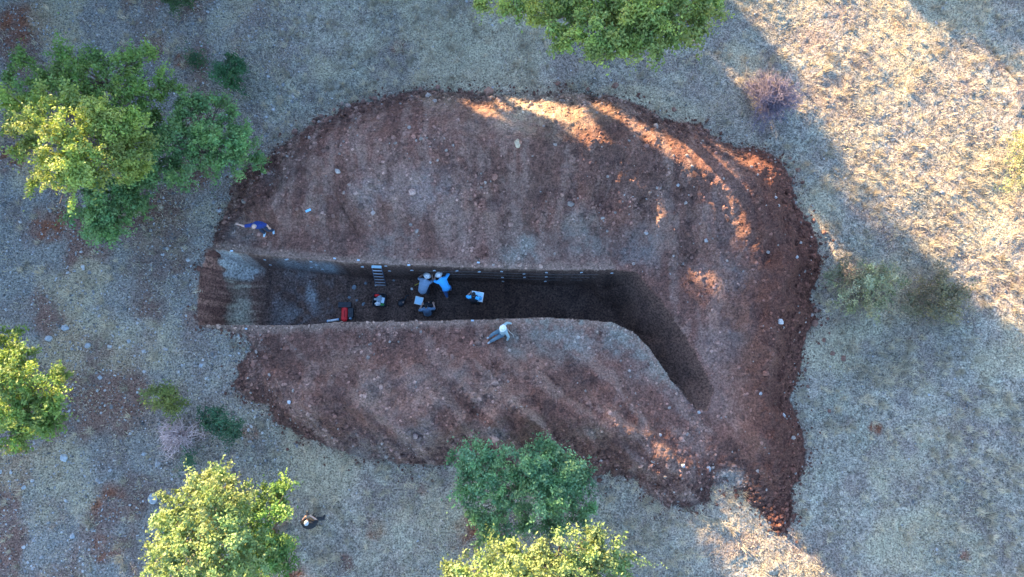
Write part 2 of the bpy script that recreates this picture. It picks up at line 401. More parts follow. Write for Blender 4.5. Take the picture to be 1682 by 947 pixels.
# ------------------------------------------------------------------ scatter: grass, gravel
def grass():
    n = 330000
    x = rng.uniform(-23.8, 23.8, n); y = rng.uniform(-13, 15.2, n)
    keep = (look(MM, x, y) < .3) & (look(DEP, x, y) < .01)
    dens = fbm(x, y, 1.1, 4, 201)*1.0+.5+.6*fbm(x, y, 4, 2, 203)
    dens = dens*np.where(x < -12, .55, 1.0)
    a = look(ALB, x, y); red = a[:, 0]/(a[:, 2]+1e-3) > 2.6
    keep &= (rng.uniform(0, 1, n) < dens) & ~(red & (rng.uniform(0, 1, n) < .8))
    x, y = x[keep], y[keep]; n = len(x); z = zat(x, y)-.01
    L = rng.uniform(.07, .24, n)*(.8+.5*fbm(x, y, .7, 2, 205)); w = rng.uniform(.008, .017, n)
    th = rng.uniform(0, 2*np.pi, n); lean = rng.uniform(.35, 1.35, n)
    dx, dy = np.cos(th), np.sin(th)
    b = np.stack([x, y, z], 1); tip = b+np.stack([dx*np.sin(lean)*L, dy*np.sin(lean)*L, np.cos(lean)*L], 1)
    side = np.stack([-dy*w, dx*w, 0*w], 1)
    V = np.stack([b-side, b+side, tip], 1).reshape(-1, 3)
    c = np.array([.50,.415,.31])*rng.uniform(.35, 1.4, (n, 1)); c[:, 2] *= rng.uniform(.8, 1.15, n)
    m = 9000; tx = rng.uniform(-23.5, 23.5, m); ty = rng.uniform(-13, 15, m)
    ok = (look(MM, tx, ty) < .2) & (look(DEP, tx, ty) < .01) & (rng.uniform(0, 1, m) < .45+.9*fbm(tx, ty, .4, 3, 207)) & ((tx > -10) | (rng.uniform(0, 1, m) < .3))
    tx, ty = tx[ok], ty[ok]; k = 34; m = len(tx); sc = np.repeat(rng.uniform(.6, 1.5, m), k); tx = np.repeat(tx, k); ty = np.repeat(ty, k); q = m*k
    x2 = tx+rng.normal(size=q)*.05*sc; y2 = ty+rng.normal(size=q)*.05*sc; z2 = zat(x2, y2)-.01
    th = rng.uniform(0, 6.283, q); lean = rng.uniform(.15, 1.2, q); L2 = rng.uniform(.14, .32, q)*sc; w2 = rng.uniform(.007, .013, q)
    b2 = np.stack([x2, y2, z2], 1); t2 = b2+np.stack([np.cos(th)*np.sin(lean)*L2, np.sin(th)*np.sin(lean)*L2, np.cos(lean)*L2], 1)
    s2 = np.stack([-np.sin(th)*w2, np.cos(th)*w2, 0*w2], 1)
    V = np.concatenate([V, np.stack([b2-s2, b2+s2, t2], 1).reshape(-1, 3)])
    tone = np.repeat(rng.uniform(.6, 1.25, m), k)[:, None]
    c = np.concatenate([c, np.array([.52,.43,.31])*tone*rng.uniform(.7, 1.2, (q, 1))]); n = n+q
    o = mesh_np('dry_grass', V, np.arange(3*n).reshape(-1, 3), M_blade, colr=np.repeat(c, 3, 0))
    tag(o, 'dry straw coloured grass covering the field around the dig', 'grass', kind='stuff')
grass()
OCT_V = np.array([[1,0,0],[-1,0,0],[0,1,0],[0,-1,0],[0,0,1],[0,0,-1]], float)
def ico():
    bm = bmesh.new(); bmesh.ops.create_icosphere(bm, subdivisions=1, radius=1)
    V = np.array([v.co[:] for v in bm.verts]); F = np.array([[v.index for v in f.verts] for f in bm.faces]); bm.free(); return V, F
ICO = ico()
def rocks_mesh(name, x, y, r, c, mat, sink=.3):
    n = len(x); Vb, Fb = ICO; z = zat(x, y)
    V = Vb[None]*(1+rng.uniform(-.28, .28, (n, len(Vb), 1)))
    V = V*np.stack([rng.uniform(.7, 1.3, n), rng.uniform(.7, 1.3, n), rng.uniform(.45, .9, n)], 1)[:, None]*r[:, None, None]
    th = rng.uniform(0, 6.3, n); ct, st = np.cos(th)[:, None], np.sin(th)[:, None]
    X = V[..., 0]*ct-V[..., 1]*st+x[:, None]; Y = V[..., 0]*st+V[..., 1]*ct+y[:, None]; ZZ = V[..., 2]+z[:, None]+(r*(.5-sink))[:, None]
    V = np.stack([X, Y, ZZ], -1).reshape(-1, 3)
    F = (Fb[None]+(np.arange(n)*len(Vb))[:, None, None]).reshape(-1, 3)
    return mesh_np(name, V, F, mat, colr=np.repeat(c, len(Vb), 0))
def gravel():
    n = 150000
    x = rng.uniform(-17, 15, n); y = rng.uniform(-12, 10.5, n)
    do = look(DO, x, y); ok = (do > -.8) & (look(DEP, x, y) < .02)
    p = .10+.55*np.exp(-((do-.35)/.45)**2)+.30*sstep(0, .45, fbm(x, y, .7, 4, 211))
    p = p+.35*sstep(-5, -8, x)*sstep(3.0, 4.5, y)*sstep(3.5, 0, do)
    p = np.where(do < .0, .35*np.exp(do*5), p)
    ok &= rng.uniform(0, 1, n) < p*.8
    x, y = x[ok], y[ok]; n = len(x)
    r = np.clip(rng.lognormal(-3.35, .45, n), .015, .13)
    base = look(ALB, x, y)
    base = base*rng.uniform(.45, 1.9, (n, 1))
    pale = rng.uniform(0, 1, n) < .045; base[pale] = np.array([.34,.26,.22])*rng.uniform(.7, 1.2, (pale.sum(), 1))
    out = look(MM, x, y) < .4; base[out] = np.array([.13,.06,.045])*rng.uniform(.8, 1.2, (out.sum(), 1))
    o = rocks_mesh('gravel', x, y, r, base, M_clod)
    tag(o, 'loose stones and clods strewn over the red earth heaps', 'gravel', kind='stuff')
    # pebbles on the trench floor
    n = 9000; x = rng.uniform(-12, 6, n); y = rng.uniform(-3, 2, n); ok = look(DEP, x, y) > 1.6
    x, y = x[ok], y[ok]; n = len(x); r = np.clip(rng.lognormal(-4.3, .5, n), .008, .05)
    c = look(ALB, x, y)*rng.uniform(.8, 2.2, (n, 1))
    tag(rocks_mesh('pebbles', x, y, r, c, M_clod), 'small pebbles on the dark trench floor', 'pebbles', kind='stuff')
    # grey field stones in the turf, most of them west of the trench
    n = 90000; x = rng.uniform(-23.5, 23.5, n); y = rng.uniform(-13, 15, n)
    ok = (look(MM, x, y) < .2) & (look(DEP, x, y) < .01)
    p = np.where(x < -9, .40, .015)+.12*np.clip(fbm(x, y, .6, 3, 215), 0, 1)
    ok &= rng.uniform(0, 1, n) < p
    x, y = x[ok], y[ok]; n = len(x); r = np.clip(rng.lognormal(-3.55, .38, n), .015, .10)
    c = np.array([.31,.29,.28])*rng.uniform(.3, 1.6, (n, 1))
    tag(rocks_mesh('field_stones', x, y, r, c, M_clod, .5), 'grey stones lying loose in the dry turf', 'stones', kind='stuff')
gravel()

# ------------------------------------------------------------------ single rocks
def rock(px, py, rpx, c, label, cat='rock', group=None):
    p = hit(px, py); r = M(rpx)
    bm = bmesh.new(); bmesh.ops.create_icosphere(bm, subdivisions=3, radius=1)
    s = rnd.random()*100; k = Vector((rnd.uniform(.85, 1.2), rnd.uniform(.7, 1), rnd.uniform(.5, .75)))
    from mathutils import noise
    for v in bm.verts:
        d = 1+.35*noise.noise(v.co*1.3+Vector((s, 0, 0)))+.12*noise.noise(v.co*4+Vector((s, 3, 0)))
        # a few cleavage planes
        co = v.co*d
        for q in range(5):
            a = s+q*1.7; nn = Vector((math.cos(a), math.sin(a), math.sin(a*2.3)*.6)).normalized()
            e = co.dot(nn)-.72
            if e > 0: co = co-nn*e*.85
        v.co = Vector((co.x*k.x, co.y*k.y, co.z*k.z))*r
    o = obj_bm('boulder' if rpx > 7 else 'rock', bm, flat_mat('rock', c, .9, 0, .3, 9, .02), smooth=False)
    o.location = p+Vector((0, 0, r*k.z*.35)); o.rotation_euler = (0, 0, s)
    tag(o, label, cat, group)
RED, PALE, LIT = (.22,.11,.08), (.42,.37,.34), (.40,.24,.15)
c7 = lambda a, b: (400+a/2.96, 130+b/2.96)
c8 = lambda a, b: (850+a/2.96, 130+b/2.96)
c3 = lambda a, b: (1180+a/2.96, 300+b/2.96)
c4 = lambda a, b: (1050+a/2.66, 620+b/2.66)
rock(*c7(1190,62), 10, (.30,.15,.10), 'big red-brown boulder on the top rim of the heap')
rock(*c7(1145,68), 4.5, (.34,.19,.12), 'small orange rock just left of the big red-brown boulder on the rim')
rock(*c7(1205,88), 4, (.40,.24,.16), 'small orange rock just below the big red-brown boulder on the rim')
rock(*c7(1330,312), 7, (.45,.33,.22), 'pale rounded rock catching the sun on the crest of the upper heap', 'rock')
rock(*c3(300,675), 5, (.42,.36,.33), 'whitish rock on the dark right-hand heap beside the lower sunlit strip')
rock(*c3(378,360), 4, (.42,.36,.33), 'whitish rock on the dark right-hand heap near its right edge')
rock(*c7(630,650), 5, (.40,.29,.25), 'flat pinkish rock in the lower middle of the upper heap')
rock(*c7(458,448), 5, (.38,.30,.26), 'upright tan rock on the left slope of the upper heap')
rock(252, 817, 11, (.30,.31,.33), 'flat grey slab in the turf at the top left of the sunlit bottom-left tree')
rock(107, 752, 7, (.34,.36,.38), 'grey-blue stone in the turf below the left-edge tree')
rock(475, 660, 3.5, (.5,.5,.52), 'white stone on the left toe of the lower heap')
for a, b, r in [(250,255,5.5),(290,265,5),(390,350,4),(260,633,3.5),(437,665,3.5),(490,552,3),(515,512,3),(405,328,3),(945,40,5),(860,50,4),(640,95,5),
                (615,90,4),(680,98,4),(580,110,4.5),(510,130,5),(480,120,4),(380,180,5),(345,210,5),(330,230,4),(440,150,4),(850,350,3),(1110,60,4),(730,85,4)]:
    rock(*c7(a, b), r, RED if rnd.random() < .6 else (.30,.2,.16), 'brown rock on the left half of the upper heap', 'rock', 'rocks on the left half of the upper heap')
for a, b, r in [(475,30,6),(195,22,5),(330,30,3),(342,48,3.5),(760,148,5.5),(1365,443,5.5),(1325,385,3)]:
    rock(*c8(a, b), r, (.20,.10,.07), 'stray red-brown clod in the dry grass above the upper heap', 'clod', 'stray clods in the grass above the upper heap')
for q in [c8(1438,688)+(4.5,), c8(1410,668)+(3,), c3(460,187)+(4,), c3(512,243)+(4.5,), c3(495,265)+(3,), c3(420,163)+(2.5,), c3(465,685)+(6,), c3(512,765)+(4.5,),
          c3(530,662)+(3,), c3(555,830)+(4.5,), c3(605,855)+(5,), c3(470,620)+(4,), c3(540,730)+(2.5,), c4(830,147)+(3.5,), c4(735,38)+(3.5,), c3(455,240)+(3,), c3(520,290)+(2.5,)]:
    rock(q[0], q[1], q[2], (.18,.085,.06), 'red-brown clod rolled off the right-hand heap onto the grass', 'clod', 'clods rolled off the right-hand heap')
for a, b, r in [(780,515,3.5),(625,747,3.5),(915,783,4),(1255,575,3),(1355,862,3)]:
    rock(*c8(a, b), r, (.38,.32,.30), 'pale stone on the right half of the upper heap', 'stone', 'pale stones on the right half of the upper heap')
for a, b, r in [(81,556,6),(108,538,6),(146,567,5),(20,165,4),(330,600,4),(237,745,4),(165,620,4),(60,690,3.5),(40,800,4),(120,880,5),(212,560,4)]:
    rock(a, b, r, (.30,.31,.33), 'grey stone in the stony turf along the left side', 'stone', 'grey stones in the turf along the left side')
for a, b, r in [(302,397,5),(630,165,3.5),(530,70,3),(190,385,4),(90,250,3),(260,150,3)]:
    rock(*c4(a, b), r, (.36,.33,.32), 'pale stone on the lower right lobe of the heaps', 'stone', 'pale stones on the lower right lobe')

# ------------------------------------------------------------------ trees and shrubs
def tube_np(pts, rad, k=6):
    """tapered tube along points -> V, F(quads)"""
    pts = np.asarray(pts, float); n = len(pts); V = []
    for i in range(n):
        d = pts[min(i+1, n-1)]-pts[max(i-1, 0)]; d = d/(np.linalg.norm(d)+1e-9)
        a = np.cross(d, [0.3, .2, 1.0] if abs(d[2]) < .9 else [1, 0, 0]); a /= np.linalg.norm(a); b = np.cross(d, a)
        for j in range(k):
            t = 2*math.pi*j/k; V.append(pts[i]+rad[i]*(math.cos(t)*a+math.sin(t)*b))
    F = [[i*k+j, i*k+(j+1) % k, (i+1)*k+(j+1) % k, (i+1)*k+j] for i in range(n-1) for j in range(k)]
    return np.array(V), np.array(F)
def join_np(parts):
    V, F, o = [], [], 0
    for v, f in parts: V.append(v); F.append(f+o); o += len(v)
    return np.concatenate(V), np.concatenate(F)
def leaves(centres, rads, dens, size, base, var, tuft=.2, up=.5, fill=.65):
    """lobes -> tufts -> leaves. Returns V, F, C"""
    VV, CC = [], []
    for (c, r) in zip(centres, rads):
        nt_ = max(5, int(16*(r/.6)**2*rng.uniform(.55, 1.25)))
        q = rng.normal(size=(nt_, 3)); q /= np.linalg.norm(q, axis=1)[:, None]
        q[:, 2] = np.abs(q[:, 2])*np.where(rng.uniform(0, 1, nt_) < .8, 1, -.5)
        qd = q.copy(); q *= (r*rng.uniform(fill-.1, 1.15, nt_))[:, None]; q[:, 2] *= .8
        tc = c+q; tr = tuft*rng.uniform(.45, 1.3, nt_)
        lob = rng.uniform(.78, 1.22)
        for t, r2, ax in zip(tc, tr, qd):
            m = max(6, int(dens*r2*r2/.04))
            d = rng.normal(size=(m, 3)); d /= np.linalg.norm(d, axis=1)[:, None]
            ax = ax+rng.normal(size=3)*.5
            p = t+d*(r2*rng.uniform(0, 1.25, m)**.7)[:, None]*np.array([1, 1, .7])+ax*(rng.normal(size=m)*r2*.75)[:, None]
            nrm = d*.6+rng.normal(size=(m, 3))*.6+np.array([0, 0, up]); nrm /= np.linalg.norm(nrm, axis=1)[:, None]
            a = np.cross(nrm, rng.normal(size=(m, 3))); a /= np.linalg.norm(a, axis=1)[:, None]; b = np.cross(nrm, a)
            s = size*rng.uniform(.6, 1.3, m)[:, None]
            VV.append(np.stack([p-a*s, p-b*s*.55+nrm*s*.1, p+a*s, p+b*s*.55+nrm*s*.1], 1).reshape(-1, 3))
            cc = np.array(base)*lob*rng.uniform(1-var, 1+var)*rng.uniform(.8, 1.2, (m, 1))
            cc = cc*np.array([rng.uniform(.9, 1.15), 1, rng.uniform(.8, 1.1)])
            CC.append(np.repeat(cc, 4, 0))
    V = np.concatenate(VV); C = np.concatenate(CC)
    return V, np.arange(len(V)).reshape(-1, 4), C
def wood(base, centres, trunk_r, sub=3):
    parts = []; cen = np.mean(centres, 0); top = base+(cen-base)*np.array([.35, .35, .55])
    parts.append(tube_np([base-np.array([0, 0, .3]), base+(top-base)*.5+np.array([.08, -.05, 0]), top], [trunk_r*1.3, trunk_r, trunk_r*.8], 8))
    for c in centres:
        d = c-top; m1 = top+d*.35+rng.normal(size=3)*.12; m2 = top+d*.7+rng.normal(size=3)*.1+np.array([0, 0, .1])
        r0 = trunk_r*.45
        parts.append(tube_np([top, m1, m2, c], [r0, r0*.6, r0*.4, r0*.18], 5))
        for s in range(sub):
            e = c+rng.normal(size=3)*.28+np.array([0, 0, .15])
            parts.append(tube_np([m2, (m2+e)/2+rng.normal(size=3)*.05, e], [r0*.25, r0*.15, .006], 4))
    return join_np(parts)
def tree(name, lobes, z, label, base, cat='tree', group=None, dens=95, size=.062, var=.22, trunk_r=.13, foot=None, dz=.5, rs=1.0, tuft=.19, fill=.65):
    """lobes: (px, py, r px) of the crown as it is seen, centred at height z"""
    L = np.array([l[:3] for l in lobes], float)
    cx0, cy0 = L[:, 0].mean(), L[:, 1].mean(); ext = max(np.hypot(L[:, 0]-cx0, L[:, 1]-cy0).max(), 1)
    cs, rs_ = [], []
    for i, l in enumerate(lobes):
        e = math.hypot(l[0]-cx0, l[1]-cy0)/ext
        zz = (l[3] if len(l) > 3 else z*(1-.38*e*e)+rnd.uniform(-dz, dz)*.7)
        p = P(l[0], l[1], zz); cs.append(np.array(p)); rs_.append(M(l[2])*rs*1.12*(1-zz/28))
    f = P(*(foot or (cx0, cy0)), z*.5); b = np.array([f.x, f.y, float(zat(f.x, f.y))])
    root = empty(name, b); cs = [c-b for c in cs]
    V, F = wood(np.zeros(3), cs, trunk_r); mesh_np('trunk', V, F, M_bark, root, smooth=True)
    V, F, C = leaves(cs, rs_, dens*1.45, size*.9, base, var, tuft, .5, fill)
    mesh_np('crown', V, F, M_leaf, root, colr=C)
    tag(root, label, cat, group); return root
def cv(l, s, ox, oy): return [(ox+a/s, oy+b/s, r/s)+tuple(q) for a, b, r, *q in l]
YG, GR, DG, BG = (.27,.32,.08), (.16,.25,.07), (.08,.15,.055), (.15,.245,.09)
A = cv([(60,300,60),(50,370,50),(110,450,70),(200,400,80),(300,320,60),(330,290,40),(430,340,60),(520,380,70),(600,420,70),(420,440,80),(280,480,80),(540,500,80),
 (630,510,55),(480,590,75),(610,610,60),(350,560,80),(250,640,70),(170,670,35),(330,700,55),(400,650,60),(30,250,35),(180,280,40),(160,350,50),(650,600,35),(90,520,30),(230,560,45),(620,470,50),(560,570,60),(400,600,60)], 2.784, 0, 60)
tree('oak_tree', A, 5.5, 'largest oak of the upper left clump, its yellow-green crown lit by the sun', YG, group='oaks of the upper left clump', trunk_r=.2, dens=100)
Bt = cv([(270,90,40),(100,120,45),(60,180,35),(160,160,55),(240,200,55),(350,110,55),(330,190,55),(450,220,50),(480,130,55),(560,110,55),(640,80,50),(600,170,55),
 (560,240,50),(640,240,55),(730,190,50),(790,230,35),(700,280,50),(640,310,45),(480,290,45),(90,80,20),(420,100,30),(680,60,25),(150,250,50),(250,270,50),(390,270,55),(560,320,55),(600,380,50),(700,350,40),(300,140,40)], 2.784, 0, 60)
tree('oak_tree', Bt, 3.9, 'loose green oak at the top edge of the upper left clump', (.18,.26,.07), group='oaks of the upper left clump', trunk_r=.15, dens=80)
Ct = cv([(880,330,60),(960,360,60),(1010,310,45),(1060,380,55),(820,430,65),(780,500,60),(900,470,75),(1010,470,80),(1090,500,75),(1130,560,60),(1185,575,35),
 (1000,570,65),(880,570,75),(760,590,60),(820,660,50),(740,660,45),(1080,600,35),(1110,440,40),(700,570,50),(850,300,35),(700,430,45),(690,500,50),(650,640,45),(690,640,45)], 2.784, 0, 60)
tree('oak_tree', Ct, 3.1, 'bluish green oak at the right end of the upper left clump, reaching the heap', BG, group='oaks of the upper left clump', trunk_r=.15, dens=90)
Dt = cv([(480,720,60),(560,720,55),(620,750,50),(500,800,60),(430,840,55),(540,860,50),(470,890,45),(410,790,45),(650,760,30),(395,900,28),(560,790,50),(320,800,30),(440,700,50),(560,680,55),(640,690,45)], 2.784, 0, 60)
tree('oak_tree', Dt, 2.6, 'small green oak at the bottom of the upper left clump', BG, group='oaks of the upper left clump', trunk_r=.1, dens=85)
T6 = cv([(40,20,28),(200,50,22),(300,20,45),(370,20,50),(450,50,75),(440,130,55),(560,60,80),(560,180,55),(680,60,85),(660,200,55),(760,150,85),(740,280,60),(820,340,55),
 (860,240,80),(880,80,95),(940,330,60),(1000,180,95),(1040,60,95),(1060,300,65),(1140,240,85),(1180,330,45),(1150,100,95),(1270,60,95),(1280,200,75),(1350,230,45),
 (1400,120,75),(1490,60,75),(1430,190,35),(1550,30,55),(560,290,22),(500,-60,90),(700,-80,95),(900,-80,95),(1100,-80,95),(1300,-70,95),(1480,-80,85),(600,-190,90),(800,-220,95),
 (1000,-230,95),(1200,-220,95),(1380,-190,90),(900,-340,90),(1080,-350,90),(1550,-150,50),(340,-60,50)], 3.945, 780, 0)
tree('oak_tree', T6, 6.8, 'broad bright green oak cut off by the top edge of the photo', (.25,.30,.08), trunk_r=.3, dens=85, size=.07, dz=.6, tuft=.22)
T2 = cv([(30,80,38),(70,130,48),(30,190,60),(90,230,55),(20,260,60),(120,270,40),(190,240,45),(230,215,28),(160,320,55),(190,360,45),(100,340,60),(30,350,70),(60,420,50),
 (150,390,40),(65,465,28),(-50,120,60),(-60,220,70),(-60,330,70),(-120,250,60)], 2.217, 0, 520)
tree('oak_tree', T2, 3.9, 'oak cut off by the left edge, yellow-green on its upper side', (.20,.27,.07), trunk_r=.17)
T3 = cv([(800,600,55),(740,620,55),(850,640,55),(690,660,65),(610,700,55),(780,700,85),(880,720,65),(600,760,55),(680,770,65),(730,820,75),(830,800,75),(900,810,60),(620,850,65),
 (560,860,35),(700,900,85),(800,900,85),(600,920,60),(900,880,70),(590,990,60),(720,990,80),(850,980,80)], 2.217, 0, 520)
T3b = cv([(60,380,55),(100,350,50),(150,340,45),(165,400,30),(105,430,55),(75,500,50),(150,520,38),(100,600,65),(150,630,55),(90,690,60),(130,570,40)], 2.548, 400, 680)
tree('oak_tree', T3b, 2.9, 'darker green oak crowding the right side of the sunlit bottom left oak', GR, trunk_r=.12, dens=75)
tree('oak_tree', T3, 5.0, rs=.88, label='rounded oak at the bottom left, its crown pale yellow-green in the sun', base=(.21,.27,.10), trunk_r=.2, dens=75)
T4 = cv([(960,170,50),(900,220,50),(1000,200,55),(1060,250,55),(960,280,65),(1030,320,55),(1000,400,55),(1060,410,55),(1050,470,50),(1180,200,45),(1270,110,35),(1250,180,55),
 (1320,180,45),(1200,260,75),(1300,270,65),(1160,340,60),(1250,360,60),(1360,240,55),(1400,300,45),(1425,250,25),(1370,340,50),(1440,380,35),(1420,430,35),(1120,360,35),
 (1035,510,38),(1110,160,35,1.6),(1180,430,50,1.2),(1300,440,50,1.3)], 2.548, 400, 680)
tree('oak_tree', T4, 3.6, 'shaded blue-green oak at the bottom centre, touching the lower heap', (.14,.25,.12), trunk_r=.16, dens=90)
T5 = cv([(1080,580,65),(1160,600,65),(1040,620,45),(1240,590,55),(1340,520,45),(1460,510,35),(1400,570,55),(1480,570,65),(1560,600,55),(1620,640,40),(1330,640,80),(1430,650,75),
 (1200,660,75),(1530,660,65),(880,640,50),(950,650,50),(1100,720,80),(1250,750,90),(1400,750,90),(1550,740,80),(980,720,60)], 2.548, 400, 680)
tree('oak_tree', T5, 5.0, rs=.88, label='sunlit pale oak cut off by the bottom edge, below the shaded blue-green oak', base=(.21,.27,.10), trunk_r=.2, dens=75)
tree('shrub', [(372,98,13),(385,108,14),(378,125,14),(368,115,12),(392,122,11),(382,138,9),(398,108,8)], 1.1, 'small dense green bush standing alone right of the upper left clump', (.06,.14,.06), 'shrub', trunk_r=.05, dens=95, size=.05, dz=.15)
tree('shrub', [(320,92,7),(326,99,6),(316,101,6)], .5, 'tiny green sapling left of the small dense bush', (.06,.13,.06), 'shrub', trunk_r=.03, dens=50, size=.045, dz=.1)
tree('shrub', [(285,3,12),(298,-3,13),(310,3,10),(275,-4,12),(290,-14,14)], 1.0, 'low green shrub cut off by the top edge on the left', (.07,.12,.05), 'shrub', trunk_r=.04, dens=60, size=.05, dz=.1)
tree('shrub', [(250,645,10),(262,640,10),(272,652,12),(256,660,12),(270,668,11),(285,658,11),(280,640,8),(298,666,9)], 1.5, 'yellowish green shrub above the bare grey bush on the lower left', (.17,.20,.06), 'shrub', trunk_r=.05, dens=75, size=.05, dz=.2)
tree('shrub', [(352,682,12),(368,690,14),(382,700,13),(358,706,14),(372,716,12),(390,712,9),(345,695,11),(335,680,9),(312,748,9)], 1.0, 'dark green shrub right of the bare grey bush on the lower left', (.055,.12,.065), 'shrub', trunk_r=.05, dens=60, size=.05, dz=.2)
tree('shrub', [(1672,250,24),(1690,280,28),(1672,305,24),(1705,240,30),(1662,280,20),(1680,225,18)], 1.5, 'pale yellow shrub cut off by the right edge, in full sun', (.36,.34,.18), 'shrub', trunk_r=.05, dens=40, size=.05, dz=.2)
ol = (.115,.12,.065)
def twigs(rad, h, n, c, thick=1.0, dx=0.0, dy=0.0):
    parts = []
    for i in range(n):
        a = rng.uniform(0, 6.283); e = rng.uniform(.05, 1)**.7*(1+.25*math.sin(a*3+1)+.15*math.sin(a*5))
        s_ = np.array([rng.normal()*.08*rad+dx, rng.normal()*.08*rad+dy, 0]); t = np.array([math.cos(a)*e*rad+dx, math.sin(a)*e*rad+dy, h*(1-.6*e*e)*rng.uniform(.6, 1.1)])
        m = s_+(t-s_)*.5+np.array([0, 0, .12*h])+rng.normal(size=3)*.08*rad
        parts.append(tube_np([s_, m, t], [.014*thick, .010*thick, .005*thick], 3))
        for k in range(5):
            q = m+(t-m)*rng.uniform(-.2, 1); e2 = q+rng.normal(size=3)*np.array([.15, .15, .1])*rad+np.array([0, 0, .04])
            parts.append(tube_np([q, e2], [.008*thick, .004*thick], 3))
    V, F = join_np(parts); C = np.ones((len(V), 3))*np.array(c)*np.repeat(rng.uniform(.5, 1.5, (len(V)//3, 1)), 3, 0)
    return V, F, C
def olive(lobes, label, base, z, d):
    rt = tree('shrub', lobes, z, label, base, 'shrub', 'feathery shrubs right of the heap', dens=d, size=.046, var=.35, trunk_r=.05, dz=.3, tuft=.17, fill=.2)
    V, F, C = twigs(1.45, 1.6, 200, (.24,.19,.15), 1.1); mesh_np('twigs', V, F, M_twig, rt, colr=C)
    return rt
olive([(1368,470,16),(1385,488,20),(1400,505,18),(1420,500,22),(1445,495,22),(1462,475,20),(1450,455,20),(1430,445,22),(1412,455,18),(1360,455,12),(1436,470,24),(1470,455,14),(1378,448,12)],
      'grey-green feathery shrub touching the right edge of the heap', (.25,.24,.14), 1.7, 80)
olive([(1500,490,20),(1520,480,24),(1545,470,22),(1570,485,20),(1560,505,20),(1535,510,24),(1510,508,18),(1585,480,12),(1540,450,14)],
      'darker brownish feathery shrub, the farther one from the heap', (.19,.165,.10), 1.7, 75)
def bare(px, py, rpx, h, n, label, c, name='bare_shrub', thick=1.0):
    p = hit(px, py); r = M(rpx)
    V, F, C = twigs(r, h, n, c, thick)
    o = mesh_np(name, V, F, M_twig, colr=C); o.location = p; tag(o, label, 'shrub')
bare(1263, 168, 54, 1.1, 380, 'round bare purplish bush of fine twigs standing in the grass above right', (.18,.145,.18))
bare(300, 714, 36, 1.1, 130, 'bare leafless bush of pinkish grey twigs between two green shrubs', (.56,.42,.40), thick=1.3)

# taller oaks outside the frame, towards the sun: they cast the shade the photo shows
def shade_tree(nl, h, rr, lo=.16, q=1.0, dn=60):
    cs, rs_ = [], []
    for i in range(nl):
        a = rng.uniform(0, 6.283); e = math.sqrt(rng.uniform(0, 1)); zz = h*(lo+(.96-lo)*(1-.25*e*e)*rng.uniform(0, 1))
        cs.append(np.array([math.cos(a)*e*rr, math.sin(a)*e*rr, zz])); rs_.append(rng.uniform(.55, .85)*q)
    root = empty('oak_tree', (0, 0, 0))
    V, F = wood(np.zeros(3), cs, .25, 1); mesh_np('trunk', V, F, M_bark, root, smooth=True)
    V, F, C = leaves(cs, rs_, dn, .12, GR, .2, .3, .5, .3); mesh_np('crown', V, F, M_leaf, root, colr=C)
    return root
protos = [shade_tree(70, 6.5, 2.0), shade_tree(44, 6.5, 2.0, .64), shade_tree(30, 6.5, 2.4, .3, .55, 26)]; used = [False]*3
def put_shade(u, where, h, rr=2.0, base=0.0, kind=0):
    """u: metres across the light; where: ('x', x0) or ('y', y0)"""
    if where[0] == 'y': y = where[1]; x = (u-math.cos(SUN_AZ)*y)/math.sin(SUN_AZ)
    else: x = where[1]; y = (u-math.sin(SUN_AZ)*x)/math.cos(SUN_AZ)
    pr = protos[kind]
    if not used[kind]: o = pr; used[kind] = True
    else:
        o = pr.copy(); col.objects.link(o)
        for ch in pr.children:
            c = ch.copy(); col.objects.link(c); c.parent = o
    k = (rr/(2.4 if kind == 2 else 2.0), h/6.5)
    o.location = (x, y, float(zat(x, y))+base); o.scale = (k[0], k[0], k[1]); o.rotation_euler = (0, 0, u*2.3)
    tag(o, 'tall oak standing beyond the upper left edge of the clearing', 'tree', 'oaks beyond the clearing')
SH = [(-21.5,('x',-29.5),4.8),(-19,('x',-29.5),5.0),(-16.5,('x',-29.5),6.2),(-14,('x',-29),7.4),(-11.5,('x',-28.5),8.8),(-9.3,('x',-28),8.9,1.8),
      (-22,('x',-33),5.5),(-17.5,('x',-33.5),6.8),(-13,('x',-33),8.6),
      (-7,('y',20),10.5),(-5,('y',20),12.6),(-3,('y',20.5),12.2),(-2.3,('y',20.5),11.5,1.1),(.0,('y',20.5),8.65,1.7),(3.1,('y',23),10.6,.9,0,1),(1.6,('y',20.5),8.7,1.2),(4.4,('y',22.5),12.4,.8,0,1),
      (3.9,('y',20),4.1,1.6),(5.8,('y',20.5),3.9,1.7),(7.7,('y',20.5),4.2,1.5),(2.6,('y',23.5),4.3,1.2),(5.0,('y',24.5),14.4,1.9,0,1),(7.4,('y',25),14.9,1.9,0,1),(9.6,('y',21),5.5,1.3),(11.5,('y',21.5),5.3,1.3),(13.4,('y',30),6.8,1.6,0,2),(12.4,('y',36),19,1.6,0,1),(14.9,('y',27),5.8,1.0,0,2),(15.4,('y',46),10.4,2.4,0,2),(17.8,('y',48),9.6,2.4,0,2),(22.2,('y',50),10.6,2.6,0,2),(25,('y',44),9.0,2.4,0,2),(19.6,('y',36),6.6,2.0,0,2),(14.6,('y',24),5.0,1.2,0,2),(16.2,('y',34),7.6,2.2,0,2),(18.6,('y',30),5.4,1.8,0,2),(14.2,('y',40),10.5,2.2,0,2),(20.8,('y',42),8.6,2.4,0,2),
      (-5.5,('y',25),13.5),(-9,('y',25),11.5),(10.2,('y',26),17.0,1.8,0,1),(23.2,('y',27),5.2,1.3),(25.2,('y',29),6.4,1.0),(23.5,('y',36),7.4,2.2,0,2),(16.8,('y',24),3.2,1.3,0,2)]
for a in SH: put_shade(*a)
